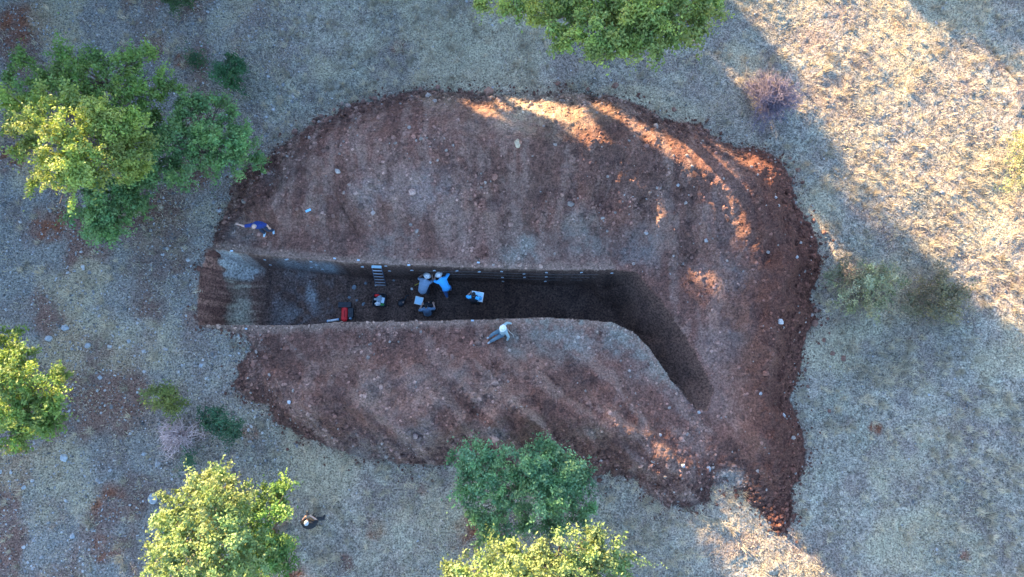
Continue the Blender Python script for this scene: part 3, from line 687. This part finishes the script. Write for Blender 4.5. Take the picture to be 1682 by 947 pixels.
# ------------------------------------------------------------------ people
V3 = Vector
def loft(bm, pts, rads, side=None, k=12, cap=True):
    pts = [V3(p) for p in pts]; rads = [(r, r) if not isinstance(r, tuple) else r for r in rads]
    n = len(pts)
    if cap:
        d0 = (pts[0]-pts[1]).normalized(); d1 = (pts[-1]-pts[-2]).normalized()
        m0 = min(rads[0]); m1 = min(rads[-1])
        pts = [pts[0]+d0*m0*.75, pts[0]+d0*m0*.45]+pts+[pts[-1]+d1*m1*.45, pts[-1]+d1*m1*.75]
        s = lambda r, q: (r[0]*q, r[1]*q)
        rads = [s(rads[0], .35), s(rads[0], .75)]+rads+[s(rads[-1], .75), s(rads[-1], .35)]
        n = len(pts)
    rings = []
    for i in range(n):
        t = (pts[min(i+1, n-1)]-pts[max(i-1, 0)]).normalized()
        s0 = V3(side) if side is not None else (V3((1, 0, 0)) if abs(t.x) < .8 else V3((0, 1, 0)))
        a = (s0-t*s0.dot(t)).normalized(); b = t.cross(a)
        rings.append([bm.verts.new(pts[i]+a*(math.cos(2*math.pi*j/k)*rads[i][0])+b*(math.sin(2*math.pi*j/k)*rads[i][1])) for j in range(k)])
    for i in range(n-1):
        for j in range(k): bm.faces.new((rings[i][j], rings[i][(j+1) % k], rings[i+1][(j+1) % k], rings[i+1][j]))
    bm.faces.new(rings[0][::-1]); bm.faces.new(rings[-1])
def ellipsoid(bm, c, r, rot=None, sub=2):
    m = Matrix.Translation(V3(c)) @ (rot.to_4x4() if rot else Matrix()) @ Matrix.Diagonal(V3((*r, 1)))
    bmesh.ops.create_icosphere(bm, subdivisions=sub, radius=1, matrix=m)
def fuse(name, bm, mat, parent, voxel, smooth=3):
    bmesh.ops.recalc_face_normals(bm, faces=bm.faces[:])
    o = obj_bm(name, bm, mat, parent)
    m = o.modifiers.new('fuse', 'REMESH'); m.mode = 'VOXEL'; m.voxel_size = voxel; m.use_smooth_shade = True
    s = o.modifiers.new('soften', 'SMOOTH'); s.factor = .5; s.iterations = smooth
    return o
def hand(bm, w, d, n, curl=.5):
    d = V3(d).normalized(); n = V3(n); n = (n-d*n.dot(d)).normalized(); s = d.cross(n)
    loft(bm, [w, V3(w)+d*.05, V3(w)+d*.09], [(.028, .02), (.042, .016), (.042, .014)], s, 10)
    for i, (o, L) in enumerate([(-.032, .07), (-.011, .08), (.011, .075), (.031, .058)]):
        p0 = V3(w)+d*.075+s*o; p1 = p0+d*.03+n*.004; d2 = (d*math.cos(curl)+n*math.sin(curl)).normalized(); p2 = p1+d2*L*.45
        d3 = (d*math.cos(curl*2)+n*math.sin(curl*2)).normalized(); p3 = p2+d3*L*.4
        loft(bm, [p0, p1, p2, p3], [.0095, .009, .0085, .007], s, 7)
    q0 = V3(w)+d*.025-s*.032; q1 = q0+d*.03-s*.026+n*.01; q2 = q1+d*.035-s*.004+n*.012
    loft(bm, [q0, q1, q2], [.012, .0105, .009], n, 7)
BASE = dict(pel=(0,0,.95), wai=(0,0,1.10), che=(0,0,1.30), nek=(0,0,1.46), hed=(0,.03,1.61), look=(0,1,-.1),
            shR=(.185,0,1.42), elR=(.25,0,1.14), wrR=(.26,.06,.90), shL=(-.185,0,1.42), elL=(-.25,0,1.14), wrL=(-.26,.06,.90),
            hiR=(.10,0,.92), knR=(.115,.03,.50), anR=(.12,-.02,.09), hiL=(-.10,0,.92), knL=(-.115,.03,.50), anL=(-.12,-.02,.09), toR=(.15,1,0), toL=(-.15,1,0))
SKIN = flat_mat('skin', (.55,.33,.25), .55, 0, .06, 40)
EYE = flat_mat('dark eye', (.03,.02,.02), .3)
def fab(c, v=.14): return flat_mat('cloth', c, .9, 0, v, 22, .004)
def person(px, py, zf, rz, pose, shirt, trousers, shoes, label, sleeve='short', hair=None, hat=None, vest=None, bulk=1.0, bald=False, group=None, sc=1.0):
    J = {k: V3(v) for k, v in {**BASE, **pose}.items() if k != 'curl'}
    x, y = at(px, py, zf); z = float(zat(float(x), float(y)))
    root = empty('person', (float(x), float(y), z), R(rz))
    root.scale = (sc,)*3
    tag(root, label, 'person', group)
    side = (J['shR']-J['shL']).normalized(); hs = (J['hiR']-J['hiL']).normalized()
    def torso(bm, g, low=True):
        pts = [J['pel']-(J['wai']-J['pel'])*.35, J['pel'], J['wai'], J['che'], J['che'].lerp(J['nek'], .6), J['nek']]
        r = [(.13, .10), (.165, .12), (.15*bulk, .115*bulk), (.175*bulk, .125*bulk), (.165, .10), (.075, .07)]
        loft(bm, pts, [(a+g, b+g) for a, b in r], side, 16)
    def arm(bm, s, g, upto=1.0, skin=False):
        a, b, c = J['sh'+s], J['el'+s], J['wr'+s]
        if upto <= .5:
            e = a.lerp(b, .82); loft(bm, [J['nek'].lerp(a, .6), a, a.lerp(b, .5), e], [.065+g, .062+g, .055+g, .055+g], None, 12)
        else:
            loft(bm, [J['nek'].lerp(a, .6), a, a.lerp(b, .5), b, b.lerp(c, .4), c], [.06+g, .06+g, .050+g, .042+g, .042+g, .028+g], None, 12)
    def leg(bm, s, g, end=1.0):
        a, b, c = J['hi'+s], J['kn'+s], J['an'+s]
        loft(bm, [a, a.lerp(b, .3), b, b.lerp(c, .35), b.lerp(c, end)], [.10+g, .088+g, .06+g, .060+g, .042+g], None, 12)
    # body: one continuous surface
    bm = bmesh.new(); torso(bm, 0)
    loft(bm, [J['nek'], J['nek'].lerp(J['hed'], .6)], [.06, .055], None, 12)
    f = J['look'].normalized(); up = (J['hed']-J['nek']).normalized(); up = (up-f*up.dot(f)).normalized(); rt = f.cross(up)
    RH = Matrix((rt, f, up)).transposed(); H = J['hed']
    h = lambda a, b, c: H+RH @ V3((a, b, c))
    ellipsoid(bm, h(0, -.012, .03), (.076, .094, .088), RH, 3); ellipsoid(bm, h(0, .025, -.045), (.056, .066, .065), RH, 3)
    loft(bm, [h(0, .085, .025), h(0, .105, -.008), h(0, .098, -.018)], [.009, .014, .012], None, 8)
    loft(bm, [h(-.022, .088, -.052), h(.022, .088, -.052)], [.009, .009], None, 8)
    for s in (-1, 1): ellipsoid(bm, h(s*.078, -.008, 0), (.012, .022, .033), RH)
    for s in 'RL':
        arm(bm, s, 0); leg(bm, s, 0)
        d = J['wr'+s]-J['el'+s]; n = pose.get('pn'+s, (0, 0, -1))
        hand(bm, J['wr'+s], d, n, pose.get('curl', .5))
        t = J['to'+s].normalized(); a = J['an'+s]
        loft(bm, [a+V3((0, 0, .03)), a-V3((0, 0, .03))+t*-.03, a-V3((0, 0, .05))+t*.10], [.04, .04, .028], None, 10)
    fuse('body', bm, SKIN, root, .0075, 2)
    for s in (-1, 1):
        bm = bmesh.new(); ellipsoid(bm, h(s*.031, .079, .012), (.012, .007, .008), RH); obj_bm('eye', bm, EYE, root)
    bm = bmesh.new(); torso(bm, .022)
    for s in 'RL': arm(bm, s, .018, .5 if sleeve == 'short' else 1)
    fuse('shirt', bm, fab(shirt), root, .012, 4)
    if vest:
        bm = bmesh.new(); torso(bm, .045); fuse('vest', bm, fab(vest), root, .014, 4)
    bm = bmesh.new()
    loft(bm, [J['pel'].lerp(J['wai'], .5), J['pel'], (J['hiR']+J['hiL'])/2], [(.17, .13), (.185, .14), (.17, .13)], hs, 16)
    for s in 'RL': leg(bm, s, .02, .93)
    fuse('trousers', bm, fab(trousers), root, .013, 4)
    for s in 'RL':
        t = J['to'+s].normalized(); a = J['an'+s]; bm = bmesh.new()
        loft(bm, [a+V3((0, 0, .02)), a+V3((0, 0, -.035))-t*.03, a+V3((0, 0, -.045))+t*.07, a+V3((0, 0, -.052))+t*.14], [.047, .05, (.046, .038), (.04, .028)], None, 12)
        fuse('shoe', bm, fab(shoes), root, .011, 2)
    if hair:
        bm = bmesh.new()
        ellipsoid(bm, h(0, -.022, .045), (.086, .098, .09), RH, 3)
        if bald:
            for v in list(bm.verts):
                q = RH.transposed() @ (v.co-H)
                if q.z > .09 or q.y > .02: bm.verts.remove(v)
        else:
            for v in bm.verts:
                q = RH.transposed() @ (v.co-H)
                if q.y > .05 and q.z < .05: v.co -= RH @ V3((0, .03, 0))
                v.co += RH @ V3((rnd.gauss(0, .003), rnd.gauss(0, .003), rnd.gauss(0, .003)))
        o = obj_bm('hair', bm, flat_mat('hair', hair, .8, 0, .4, 60, .01), root)
    if hat:
        bm = bmesh.new(); k = 28; prof = [(.165, .052), (.15, .045), (.105, .055), (.098, .085), (.090, .125), (.06, .145), (.0, .15)]
        rings = []
        for (r, zz) in prof[:-1]:
            rings.append([bm.verts.new(h(r*math.cos(2*math.pi*j/k), -.01+r*1.05*math.sin(2*math.pi*j/k), zz-.0+.008*math.cos(4*math.pi*j/k)*(r > .12))) for j in range(k)])
        for a, b in zip(rings, rings[1:]):
            for j in range(k): bm.faces.new((a[j], a[(j+1) % k], b[(j+1) % k], b[j]))
        c = bm.verts.new(h(0, -.01, .15))
        for j in range(k): bm.faces.new((rings[-1][j], rings[-1][(j+1) % k], c))
        o = obj_bm('hat', bm, fab(hat, .06), root); s = o.modifiers.new('thick', 'SOLIDIFY'); s.thickness = .006
    return root
ZF = -2.2
person(443, 384, .12, 176, dict(pel=(-.02,-.10,.93), wai=(0,-.06,1.07), che=(0,0,1.27), nek=(0,.06,1.43), hed=(.0,.14,1.56), look=(.1,1,-.6),
       shR=(.19,.05,1.39), elR=(.46,.10,1.36), wrR=(.73,.03,1.30), shL=(-.19,.02,1.38), elL=(-.29,-.08,1.12), wrL=(-.33,-.02,.90),
       hiR=(.10,-.10,.9), hiL=(-.10,-.10,.9), knR=(.12,0,.5), knL=(-.14,-.02,.5), anR=(.14,.02,.09), anL=(-.20,-.12,.09), curl=.25),
       (.010,.032,.17), (.02,.03,.06), (.4,.52,.6), 'balding person in a royal blue polo shirt with one bare arm stretched out',
       hair=(.35,.32,.3), bald=True, bulk=1.12)
P2 = person(523, 850, .02, 2, dict(wai=(0,-.02,1.1), che=(0,-.02,1.30), nek=(0,.02,1.46), hed=(0,.06,1.60), look=(0,1,-.25), elR=(.29,.05,1.22), wrR=(.10,.26,1.44), elL=(-.29,.05,1.22), wrL=(-.09,.26,1.44),
       anR=(.2,-.05,.09), anL=(-.16,.04,.09), pnR=(-1,0,0), pnL=(1,0,0), curl=.8),
       (.012,.013,.017), (.02,.022,.03), (.02,.02,.025), 'grey haired photographer in black standing alone in the grass right of the bottom left oak', hair=(.40,.44,.48), bulk=1.5)
person(824, 546.5, .1, 120, dict(pel=(0,0,.14), wai=(0,-.07,.28), che=(0,-.15,.46), nek=(.02,-.17,.62), hed=(.06,-.12,.76), look=(.1,1,-.35),
       shR=(.19,-.2,.57), elR=(.24,-.42,.34), wrR=(.16,-.58,.08), shL=(-.18,-.16,.57), elL=(-.36,-.16,.34), wrL=(-.42,-.06,.09),
       hiR=(.10,.02,.13), hiL=(-.10,.02,.13), knR=(.12,.34,.40), knL=(-.12,.38,.34), anR=(.10,.58,.09), anL=(-.10,.66,.09), toR=(.1,1,.5), toL=(-.1,1,.5), curl=.2),
       (.32,.40,.40), (.11,.17,.21), (.4,.4,.4), 'person in pale long sleeves and white hat sitting on the lower trench edge', sleeve='long', hair=(.1,.07,.05), hat=(.72,.72,.70), sc=.88)
BEND = dict(pel=(0,-.22,.80), wai=(0,-.12,.93), che=(0,.08,1.08), nek=(0,.25,1.18), hed=(.02,.40,1.27), look=(0,.8,-.6), shR=(.19,.18,1.12), shL=(-.19,.18,1.12),
       hiR=(.10,-.22,.77), hiL=(-.10,-.22,.77), knR=(.13,.02,.45), knL=(-.13,.02,.45), anR=(.13,-.16,.09), anL=(-.13,-.16,.09))
g2 = None
person(700.5, 475, ZF, -22, {**BEND, 'elR': (.27,.36,.95), 'wrR': (.16,.55,.98), 'elL': (-.34,.22,.95), 'wrL': (-.25,.46,.85)},
       (.22,.31,.42), (.03,.035,.05), (.05,.05,.05), 'person in grey shirt and pale sun hat bending to the trench wall', hair=(.08,.05,.04), hat=(.72,.74,.74), bulk=1.2)
person(733, 472.5, ZF, 30, {**BEND, 'pel': (0,-.2,.90), 'wai': (0,-.12,1.02), 'che': (0,.06,1.18), 'nek': (0,.22,1.30), 'hed': (0,.36,1.40), 'shR': (.19,.14,1.25), 'shL': (-.19,.14,1.25), 'hiR': (.1,-.2,.87), 'hiL': (-.1,-.2,.87),
       'knR': (.12,-.16,.48), 'knL': (-.12,-.2,.48), 'anR': (.14,-.16,.09), 'anL': (-.16,-.38,.09), 'elR': (.40,.28,1.18), 'wrR': (.30,.50,1.22), 'elL': (-.30,.32,1.08), 'wrL': (-.12,.52,1.05)},
       (.07,.48,.95), (.06,.16,.40), (.35,.3,.28), 'person in bright blue T-shirt, jeans and pale sun hat at the trench wall', hair=(.08,.05,.04), hat=(.72,.74,.74))
SIT = dict(pel=(0,-.06,.15), wai=(0,-.02,.29), che=(0,.05,.48), nek=(0,.11,.63), hed=(0,.19,.76), look=(0,.8,-.6), shR=(.19,.06,.59), shL=(-.19,.06,.59),
       elR=(.33,.08,.36), wrR=(.24,.32,.30), elL=(-.33,.08,.36), wrL=(-.22,.32,.30), hiR=(.10,-.04,.14), hiL=(-.10,-.04,.14), knR=(.34,.26,.20), knL=(-.34,.26,.20),
       anR=(-.05,.36,.09), anL=(.06,.44,.09), toR=(-1,.4,0), toL=(1,.4,0), curl=.7)
person(703, 513, ZF, 4, {**SIT, 'elR': (.35,.10,.42), 'wrR': (.30,.30,.36)}, (.15,.25,.38), (.02,.022,.03), (.03,.03,.03), 'dark haired person in slate blue sitting on the trench floor beside a small board', hair=(.015,.012,.012))
person(780.5, 497, ZF, -8, dict(che=(0,.01,1.30), nek=(0,.05,1.46), hed=(0,.11,1.59), look=(0,.7,-.7), elR=(.30,.06,1.18), wrR=(.23,.24,1.16), elL=(-.30,.06,1.18), wrL=(-.20,.22,1.16), curl=.8, pnR=(-1,0,.2), pnL=(1,0,.2)),
       (.08,.50,.90), (.02,.025,.035), (.03,.03,.03), 'dark haired person in black waistcoat and light blue sleeves holding a large board', hair=(.012,.012,.015), vest=(.014,.017,.025))

# ------------------------------------------------------------------ things
def bxm(bm, c, s, rot=None):
    m = Matrix.Translation(V3(c)) @ (rot.to_4x4() if rot else Matrix()) @ Matrix.Diagonal(V3((s[0], s[1], s[2], 1)))
    bmesh.ops.create_cube(bm, size=1, matrix=m)
def cyl(bm, a, b, r, k=12, r2=None):
    a, b = V3(a), V3(b); d = b-a
    m = Matrix.Translation((a+b)/2) @ d.to_track_quat('Z', 'Y').to_matrix().to_4x4()
    bmesh.ops.create_cone(bm, cap_ends=True, segments=k, radius1=r, radius2=r if r2 is None else r2, depth=d.length, matrix=m)
BLK = flat_mat('black plastic', (.012,.016,.025), .5); ALU = flat_mat('aluminium', (.55,.6,.66), .35, .7, .08)
WHT = flat_mat('white plastic', (.75,.78,.80), .5, 0, .04); PAPER = flat_mat('paper', (.45,.80,1.0), .8, 0, .03); SKY = flat_mat('pale blue plastic', (.25,.52,.80), .45)
REDM = flat_mat('red nylon', (.80,.02,.025), .6, 0, .15); GRN = flat_mat('green cloth', (.04,.22,.05), .8); GREY = flat_mat('grey cloth', (.28,.36,.42), .85, 0, .2, 20, .01)
def floor_pt(px, py):
    x, y = at(px, py, ZF)
    z = float(zat(float(x), float(y))); x, y = at(px, py, z); return V3((float(x), float(y), float(zat(float(x), float(y)))))
# camera held by the photographer
rt = empty('camera', P2.matrix_basis @ V3((0, .33, 1.50)), R(2)); tag(rt, 'black camera held up by the grey haired photographer', 'camera')
bm = bmesh.new(); bxm(bm, (0, 0, 0), (.145, .06, .10)); bxm(bm, (0, 0, .06), (.06, .05, .04)); obj_bm('camera_body', bm, BLK, rt, False, .006)
bm = bmesh.new(); cyl(bm, (0, .03, 0), (0, .13, 0), .04, 20); obj_bm('lens', bm, BLK, rt, True)
# drawing board of the standing person
def board(px, py, z, w, d, rz, tiltx, label, tilty=0):
    x, y = at(px, py, z); rt = empty('drawing_board', (float(x), float(y), z)); rt.rotation_euler = (R(tiltx), R(tilty), R(rz)); tag(rt, label, 'drawing board')
    bm = bmesh.new(); bxm(bm, (0, 0, 0), (w, d, .012)); obj_bm('panel', bm, WHT, rt, False, .003)
    bm = bmesh.new(); bxm(bm, (0, 0, .0085), (w*.86, d*.86, .002)); obj_bm('paper_sheet', bm, PAPER, rt, False)
    bm = bmesh.new(); bxm(bm, (0, d*.45, .016), (w*.25, .03, .014)); obj_bm('clip', bm, ALU, rt, False, .002)
board(784, 486.5, ZF+1.14, .52, .42, -10, 20, 'large white drawing board with pale blue sheet held by the person in the black waistcoat')
q = floor_pt(688, 494)
board(688, 493.5, q.z+.2, .36, .36, -14, 18, 'small drawing board tilted on the trench floor beside the sitting dark haired person')
# step ladder
pb, ptp = floor_pt(625.5, 468), P(618.5, 438, .22)
rt = empty('ladder', pb); tag(rt, 'aluminium ladder leaning on the north wall of the trench', 'ladder')
v = ptp-pb; L = v.length; sx = V3((1, 0, 0)); sx = (sx-v.normalized()*sx.dot(v.normalized())).normalized(); nn = v.normalized().cross(sx)
RL = Matrix((sx, nn, v.normalized())).transposed()
for s in (-1, 1):
    bm = bmesh.new(); a = sx*s*.23; b = v+sx*s*.19
    loft(bm, [a, b], [(.03, .016), (.03, .016)], nn, 4, False); obj_bm('rail', bm, flat_mat('dark blue rail', (.05,.08,.14), .5), rt, False)
    bm = bmesh.new(); bxm(bm, a-v.normalized()*.02, (.06, .09, .06), RL); obj_bm('foot', bm, WHT, rt, False, .006)
for i in range(5):
    f = .16+i*.16; bm = bmesh.new(); c = v*f; w = .44-.08*f
    bxm(bm, c, (w, .04, .03), RL); obj_bm('rung', bm, ALU, rt, False, .004)
bm = bmesh.new(); bxm(bm, v*1.0, (.40, .11, .05), RL); obj_bm('top_cap', bm, flat_mat('ladder cap', (.20,.32,.38), .5), rt, False, .008)
bm = bmesh.new(); bxm(bm, -v.normalized()*.0+nn*0, (.46, .04, .04), RL); obj_bm('foot_bar', bm, ALU, rt, False, .004)
# red duffel
p = floor_pt(567, 516)
rt = empty('duffel_bag', p+V3((0, 0, .0))); tag(rt, 'bright red bag on the trench floor between two black cases', 'bag')
bm = bmesh.new(); n = 22
pts = [V3((0, -.26+.52*i/(n-1), .12)) for i in range(n)]; loft(bm, pts, [(.14*(1-.06*(i % 4 == 0)), .11*(1-.06*(i % 4 == 0))) for i in range(n)], (1, 0, 0), 18); obj_bm('bag_body', bm, REDM, rt)
bm = bmesh.new(); loft(bm, [(.03, -.14, .22), (.03, -.08, .27), (.03, .08, .27), (.03, .14, .22)], [(.014, .005)]*4, (1, 0, 0), 6, False); obj_bm('handle', bm, flat_mat('dark red webbing', (.25,.01,.015), .8), rt)
def case(px, py, w, d, h, label, rz=0):
    p = floor_pt(px, py); rt = empty('equipment_case', p, R(rz)); tag(rt, label, 'case')
    bm = bmesh.new(); bxm(bm, (0, 0, h*.42), (w, d, h*.84)); obj_bm('case_body', bm, BLK, rt, False, .02)
    bm = bmesh.new(); bxm(bm, (0, 0, h*.92), (w*1.03, d*1.03, h*.13)); obj_bm('lid', bm, BLK, rt, False, .015)
    bm = bmesh.new(); loft(bm, [(-w*.22, 0, h), (-w*.18, 0, h+.035), (w*.18, 0, h+.035), (w*.22, 0, h)], [.012]*4, (0, 1, 0), 8, False); obj_bm('handle', bm, flat_mat('grey rubber', (.05,.055,.07), .7), rt)
case(568, 501.5, .54, .24, .25, 'wide black case on the trench floor above the red bag', 1)
case(577.5, 514, .22, .42, .2, 'narrow black case on the trench floor right of the red bag')
p = floor_pt(577, 523.5); rt = empty('water_bottle', p); tag(rt, 'small pale blue bottle standing below the narrow black case', 'bottle')
bm = bmesh.new(); cyl(bm, (0, 0, 0), (0, 0, .19), .05, 16); cyl(bm, (0, 0, .19), (0, 0, .23), .05, 16, .02); obj_bm('bottle_body', bm, SKY, rt)
bm = bmesh.new(); cyl(bm, (0, 0, .23), (0, 0, .26), .022, 12); obj_bm('cap', bm, WHT, rt)
a, b = floor_pt(538.5, 527.5), floor_pt(556.5, 524.5)
rt = empty('map_tube', a); tag(rt, 'white tube lying on the trench floor left of the red bag', 'tube'); up = V3((0, 0, .06))
bm = bmesh.new(); cyl(bm, up, b-a+up, .05, 16); obj_bm('tube_body', bm, WHT, rt)
for e, s in ((V3((0, 0, 0)), -1), (b-a, 1)):
    bm = bmesh.new(); dd = (b-a).normalized(); cyl(bm, e+up-dd*.012, e+up+dd*.012, .056, 16); obj_bm('end_cap', bm, SKY, rt)
# crate with its contents
p = floor_pt(624.5, 493.5); rt = empty('crate', p, R(-2)); tag(rt, 'black open crate full of odds and ends below the ladder', 'crate')
bm = bmesh.new(); w, h = .54, .26
bxm(bm, (0, 0, .015), (w, w, .03))
obj_bm('base', bm, BLK, rt, False)
for s in (-1, 1):
    bm = bmesh.new(); bxm(bm, (s*w/2, 0, h/2), (.025, w, h)); obj_bm('side', bm, BLK, rt, False, .005)
    bm = bmesh.new(); bxm(bm, (0, s*w/2, h/2+.002), (w-.03, .025, h)); obj_bm('side', bm, BLK, rt, False, .005)
def lump(name, off, r, mat, label, cat, cr=.3):
    bm = bmesh.new(); bmesh.ops.create_icosphere(bm, subdivisions=3, radius=1); from mathutils import noise
    s = rnd.random()*50
    for v_ in bm.verts:
        d = 1+cr*noise.noise(v_.co*2.2+V3((s, 0, 0)))+cr*.5*noise.noise(v_.co*5+V3((0, s, 0))); v_.co = V3((v_.co.x*r[0], v_.co.y*r[1], v_.co.z*r[2]))*d
    o = obj_bm(name, bm, mat, None, False); o.location = p+V3(off); tag(o, label, cat)
lump('cloth', (.02, .03, .24), (.15, .15, .10), GREY, 'grey crumpled cloth in the middle of the black crate', 'cloth')
lump('plastic_bag', (-.05, -.17, .23), (.12, .08, .09), WHT, 'white plastic bag at the lower side of the black crate', 'bag', .5)
lump('glove', (.14, -.21, .22), (.09, .06, .06), GRN, 'green rag in the lower right corner of the black crate', 'rag', .4)
lump('cap', (-.10, .20, .23), (.12, .06, .06), REDM, 'red rag in the upper left corner of the black crate', 'rag', .3)
bm = bmesh.new(); bxm(bm, (0, 0, 0), (.13, .24, .12)); o = obj_bm('box', bm, flat_mat('pale box', (.55,.72,.85), .6), None, False, .008); o.location = p+V3((.17, -.02, .24)); o.rotation_euler = (.2, .1, -.2)
tag(o, 'pale blue box on the right side of the black crate', 'box')
bm = bmesh.new(); k = 20
for (r0, r1) in ((.05, .022),):
    R0 = [[bm.verts.new((r*math.cos(2*math.pi*j/k), r*math.sin(2*math.pi*j/k), zz)) for j in range(k)] for r, zz in ((r0, 0), (r0, .05), (r1, .05), (r1, 0))]
    for i in range(4):
        for j in range(k): bm.faces.new((R0[i][j], R0[i][(j+1) % k], R0[(i+1) % 4][(j+1) % k], R0[(i+1) % 4][j]))
o = obj_bm('tape_roll', bm, WHT, None); o.location = p+V3((-.19, .04, .16)); tag(o, 'white roll of tape on the left side of the black crate', 'tape roll')
# dark rucksack with its strap
p = floor_pt(660.5, 496.5); rt = empty('rucksack', p, R(-35)); tag(rt, 'small dark bag with a long strap lying in the middle of the trench floor', 'bag')
bm = bmesh.new(); loft(bm, [(-.0, -.16, .07), (0, -.04, .08), (0, .12, .06)], [(.11, .07), (.15, .09), (.09, .055)], (1, 0, 0), 16); obj_bm('bag_body', bm, BLK, rt)
bm = bmesh.new(); loft(bm, [(0, .14, .06), (.02, .24, .04), (-.02, .34, .03), (.05, .46, .02)], [(.03, .01), (.028, .01), (.025, .01), (.015, .008)], (1, 0, 0), 8); obj_bm('strap', bm, BLK, rt)
bm = bmesh.new(); ellipsoid(bm, (.07, .03, .15), (.03, .04, .012)); obj_bm('buckle', bm, flat_mat('tan leather', (.35,.22,.16), .6), rt)
p = floor_pt(677, 474.5); rt = empty('cup', p); tag(rt, 'small white cup on the trench floor left of the person in grey', 'cup')
bm = bmesh.new(); cyl(bm, (0, 0, 0), (0, 0, .11), .045, 16, .055); obj_bm('cup_body', bm, WHT, rt)
p, e = floor_pt(681, 468.5), floor_pt(688.5, 465)
rt = empty('ruler', p); tag(rt, 'thin yellow ruler lying on the trench floor left of the person in grey', 'ruler')
bm = bmesh.new(); d = (e-p); loft(bm, [V3((0, 0, .02)), d+V3((0, 0, .02))], [(.022, .006)]*2, d.cross(V3((0, 0, 1))), 4, False); obj_bm('blade', bm, flat_mat('yellow paint', (.55,.42,.05), .5), rt, False)
p = hit(507, 346); bm = bmesh.new(); bxm(bm, (0, 0, 0), (.22, .09, .03)); o = obj_bm('plastic_sheet', bm, SKY, None, False, .01); o.location = p+V3((0, 0, .04)); o.rotation_euler = (.1, .05, .45)
tag(o, 'scrap of light blue plastic on the upper heap above the trench', 'plastic scrap')
p = hit(838, 547); rt = empty('stick', p); tag(rt, 'pale stick lying on the ground right of the person sitting on the trench edge', 'stick')
bm = bmesh.new(); loft(bm, [(-.1, .16, .05), (.0, .03, .06), (.1, -.05, .05), (.17, -.2, .04)], [.014, .012, .012, .006], None, 8); obj_bm('branch', bm, flat_mat('bleached wood', (.55,.47,.40), .8), rt)
# survey tags on the wall and the rims
tg = []
for s, ox, oy, L_ in ((5.607,320,400,[(342,67),(648,142),(855,137),(1073,160),(1120,190),(700,190),(1178,230),(1290,137),(1507,152),(1545,207),(473,783)]),
                      (7.894,520,420,[(597,133),(900,123),(948,187),(1197,120),(1240,178)]),
                      (9.47,640,430,[(300,50),(697,125),(1048,127),(1380,10),(1393,145),(345,122),(1288,912)]),
                      (7.2875,740,440,[(345,38),(612,38),(622,105),(628,152),(880,60),(885,105),(1148,45),(1145,98),(1135,150)])):
    tg += [(ox+a/s, oy+b/s) for a, b in L_]
tg += [(512, 438), (470, 425), (955, 446), (1005, 447)]
t0 = None
for (a, b) in tg:
    p = hit(a, b); flat = float(look(DEP, p.x, p.y)) < .1
    if t0 is None:
        bm = bmesh.new(); bxm(bm, (0, 0, 0), (.11, .008, .065)); cyl(bm, (0, .05, .02), (0, -.012, .02), .006, 6); t0 = o = obj_bm('survey_tag', bm, flat_mat('white card', (.46,.52,.58), .6, 0, .03), None, False)
    else: o = t0.copy(); col.objects.link(o)
    o.location = p+(V3((0, 0, .03)) if flat else V3((0, -.035, 0))); o.rotation_euler = ((R(-70) if flat else R(-18)), rnd.uniform(-.15, .15), rnd.uniform(-.2, .2))
    tag(o, 'small white card tag pinned along the edges and wall of the trench', 'survey tag', 'survey tags around the trench')
for i, py in enumerate((446, 450.5, 455)):
    a, b = [hit(x_, py) for x_ in (690, 985)]
    pts = [hit(x_, py+(x_-690)*.003)+V3((0, -.05, 0)) for x_ in range(690, 990, 42)]
    zc = sum(q_.z for q_ in pts)/len(pts)
    bm = bmesh.new(); yy = min(q_.y for q_ in pts)
    loft(bm, [V3((q_.x, q_.y, zc)) for q_ in pts], [.004]*len(pts), None, 5, False)
    tag(obj_bm('string_line', bm, flat_mat('string', (.22,.2,.2), .8), None), ['topmost', 'middle', 'lowest'][i]+' level string stretched along the north wall of the trench', 'string')
for a, b, r in [(582,472,4.5),(601,465,3),(647,460,2.5),(597,499,3.5),(574,488,3),(586,493,2.5)]:
    rock(a, b, r, (.22,.25,.28), 'grey stone on the trench floor near the ladder', 'stone', 'grey stones on the trench floor')
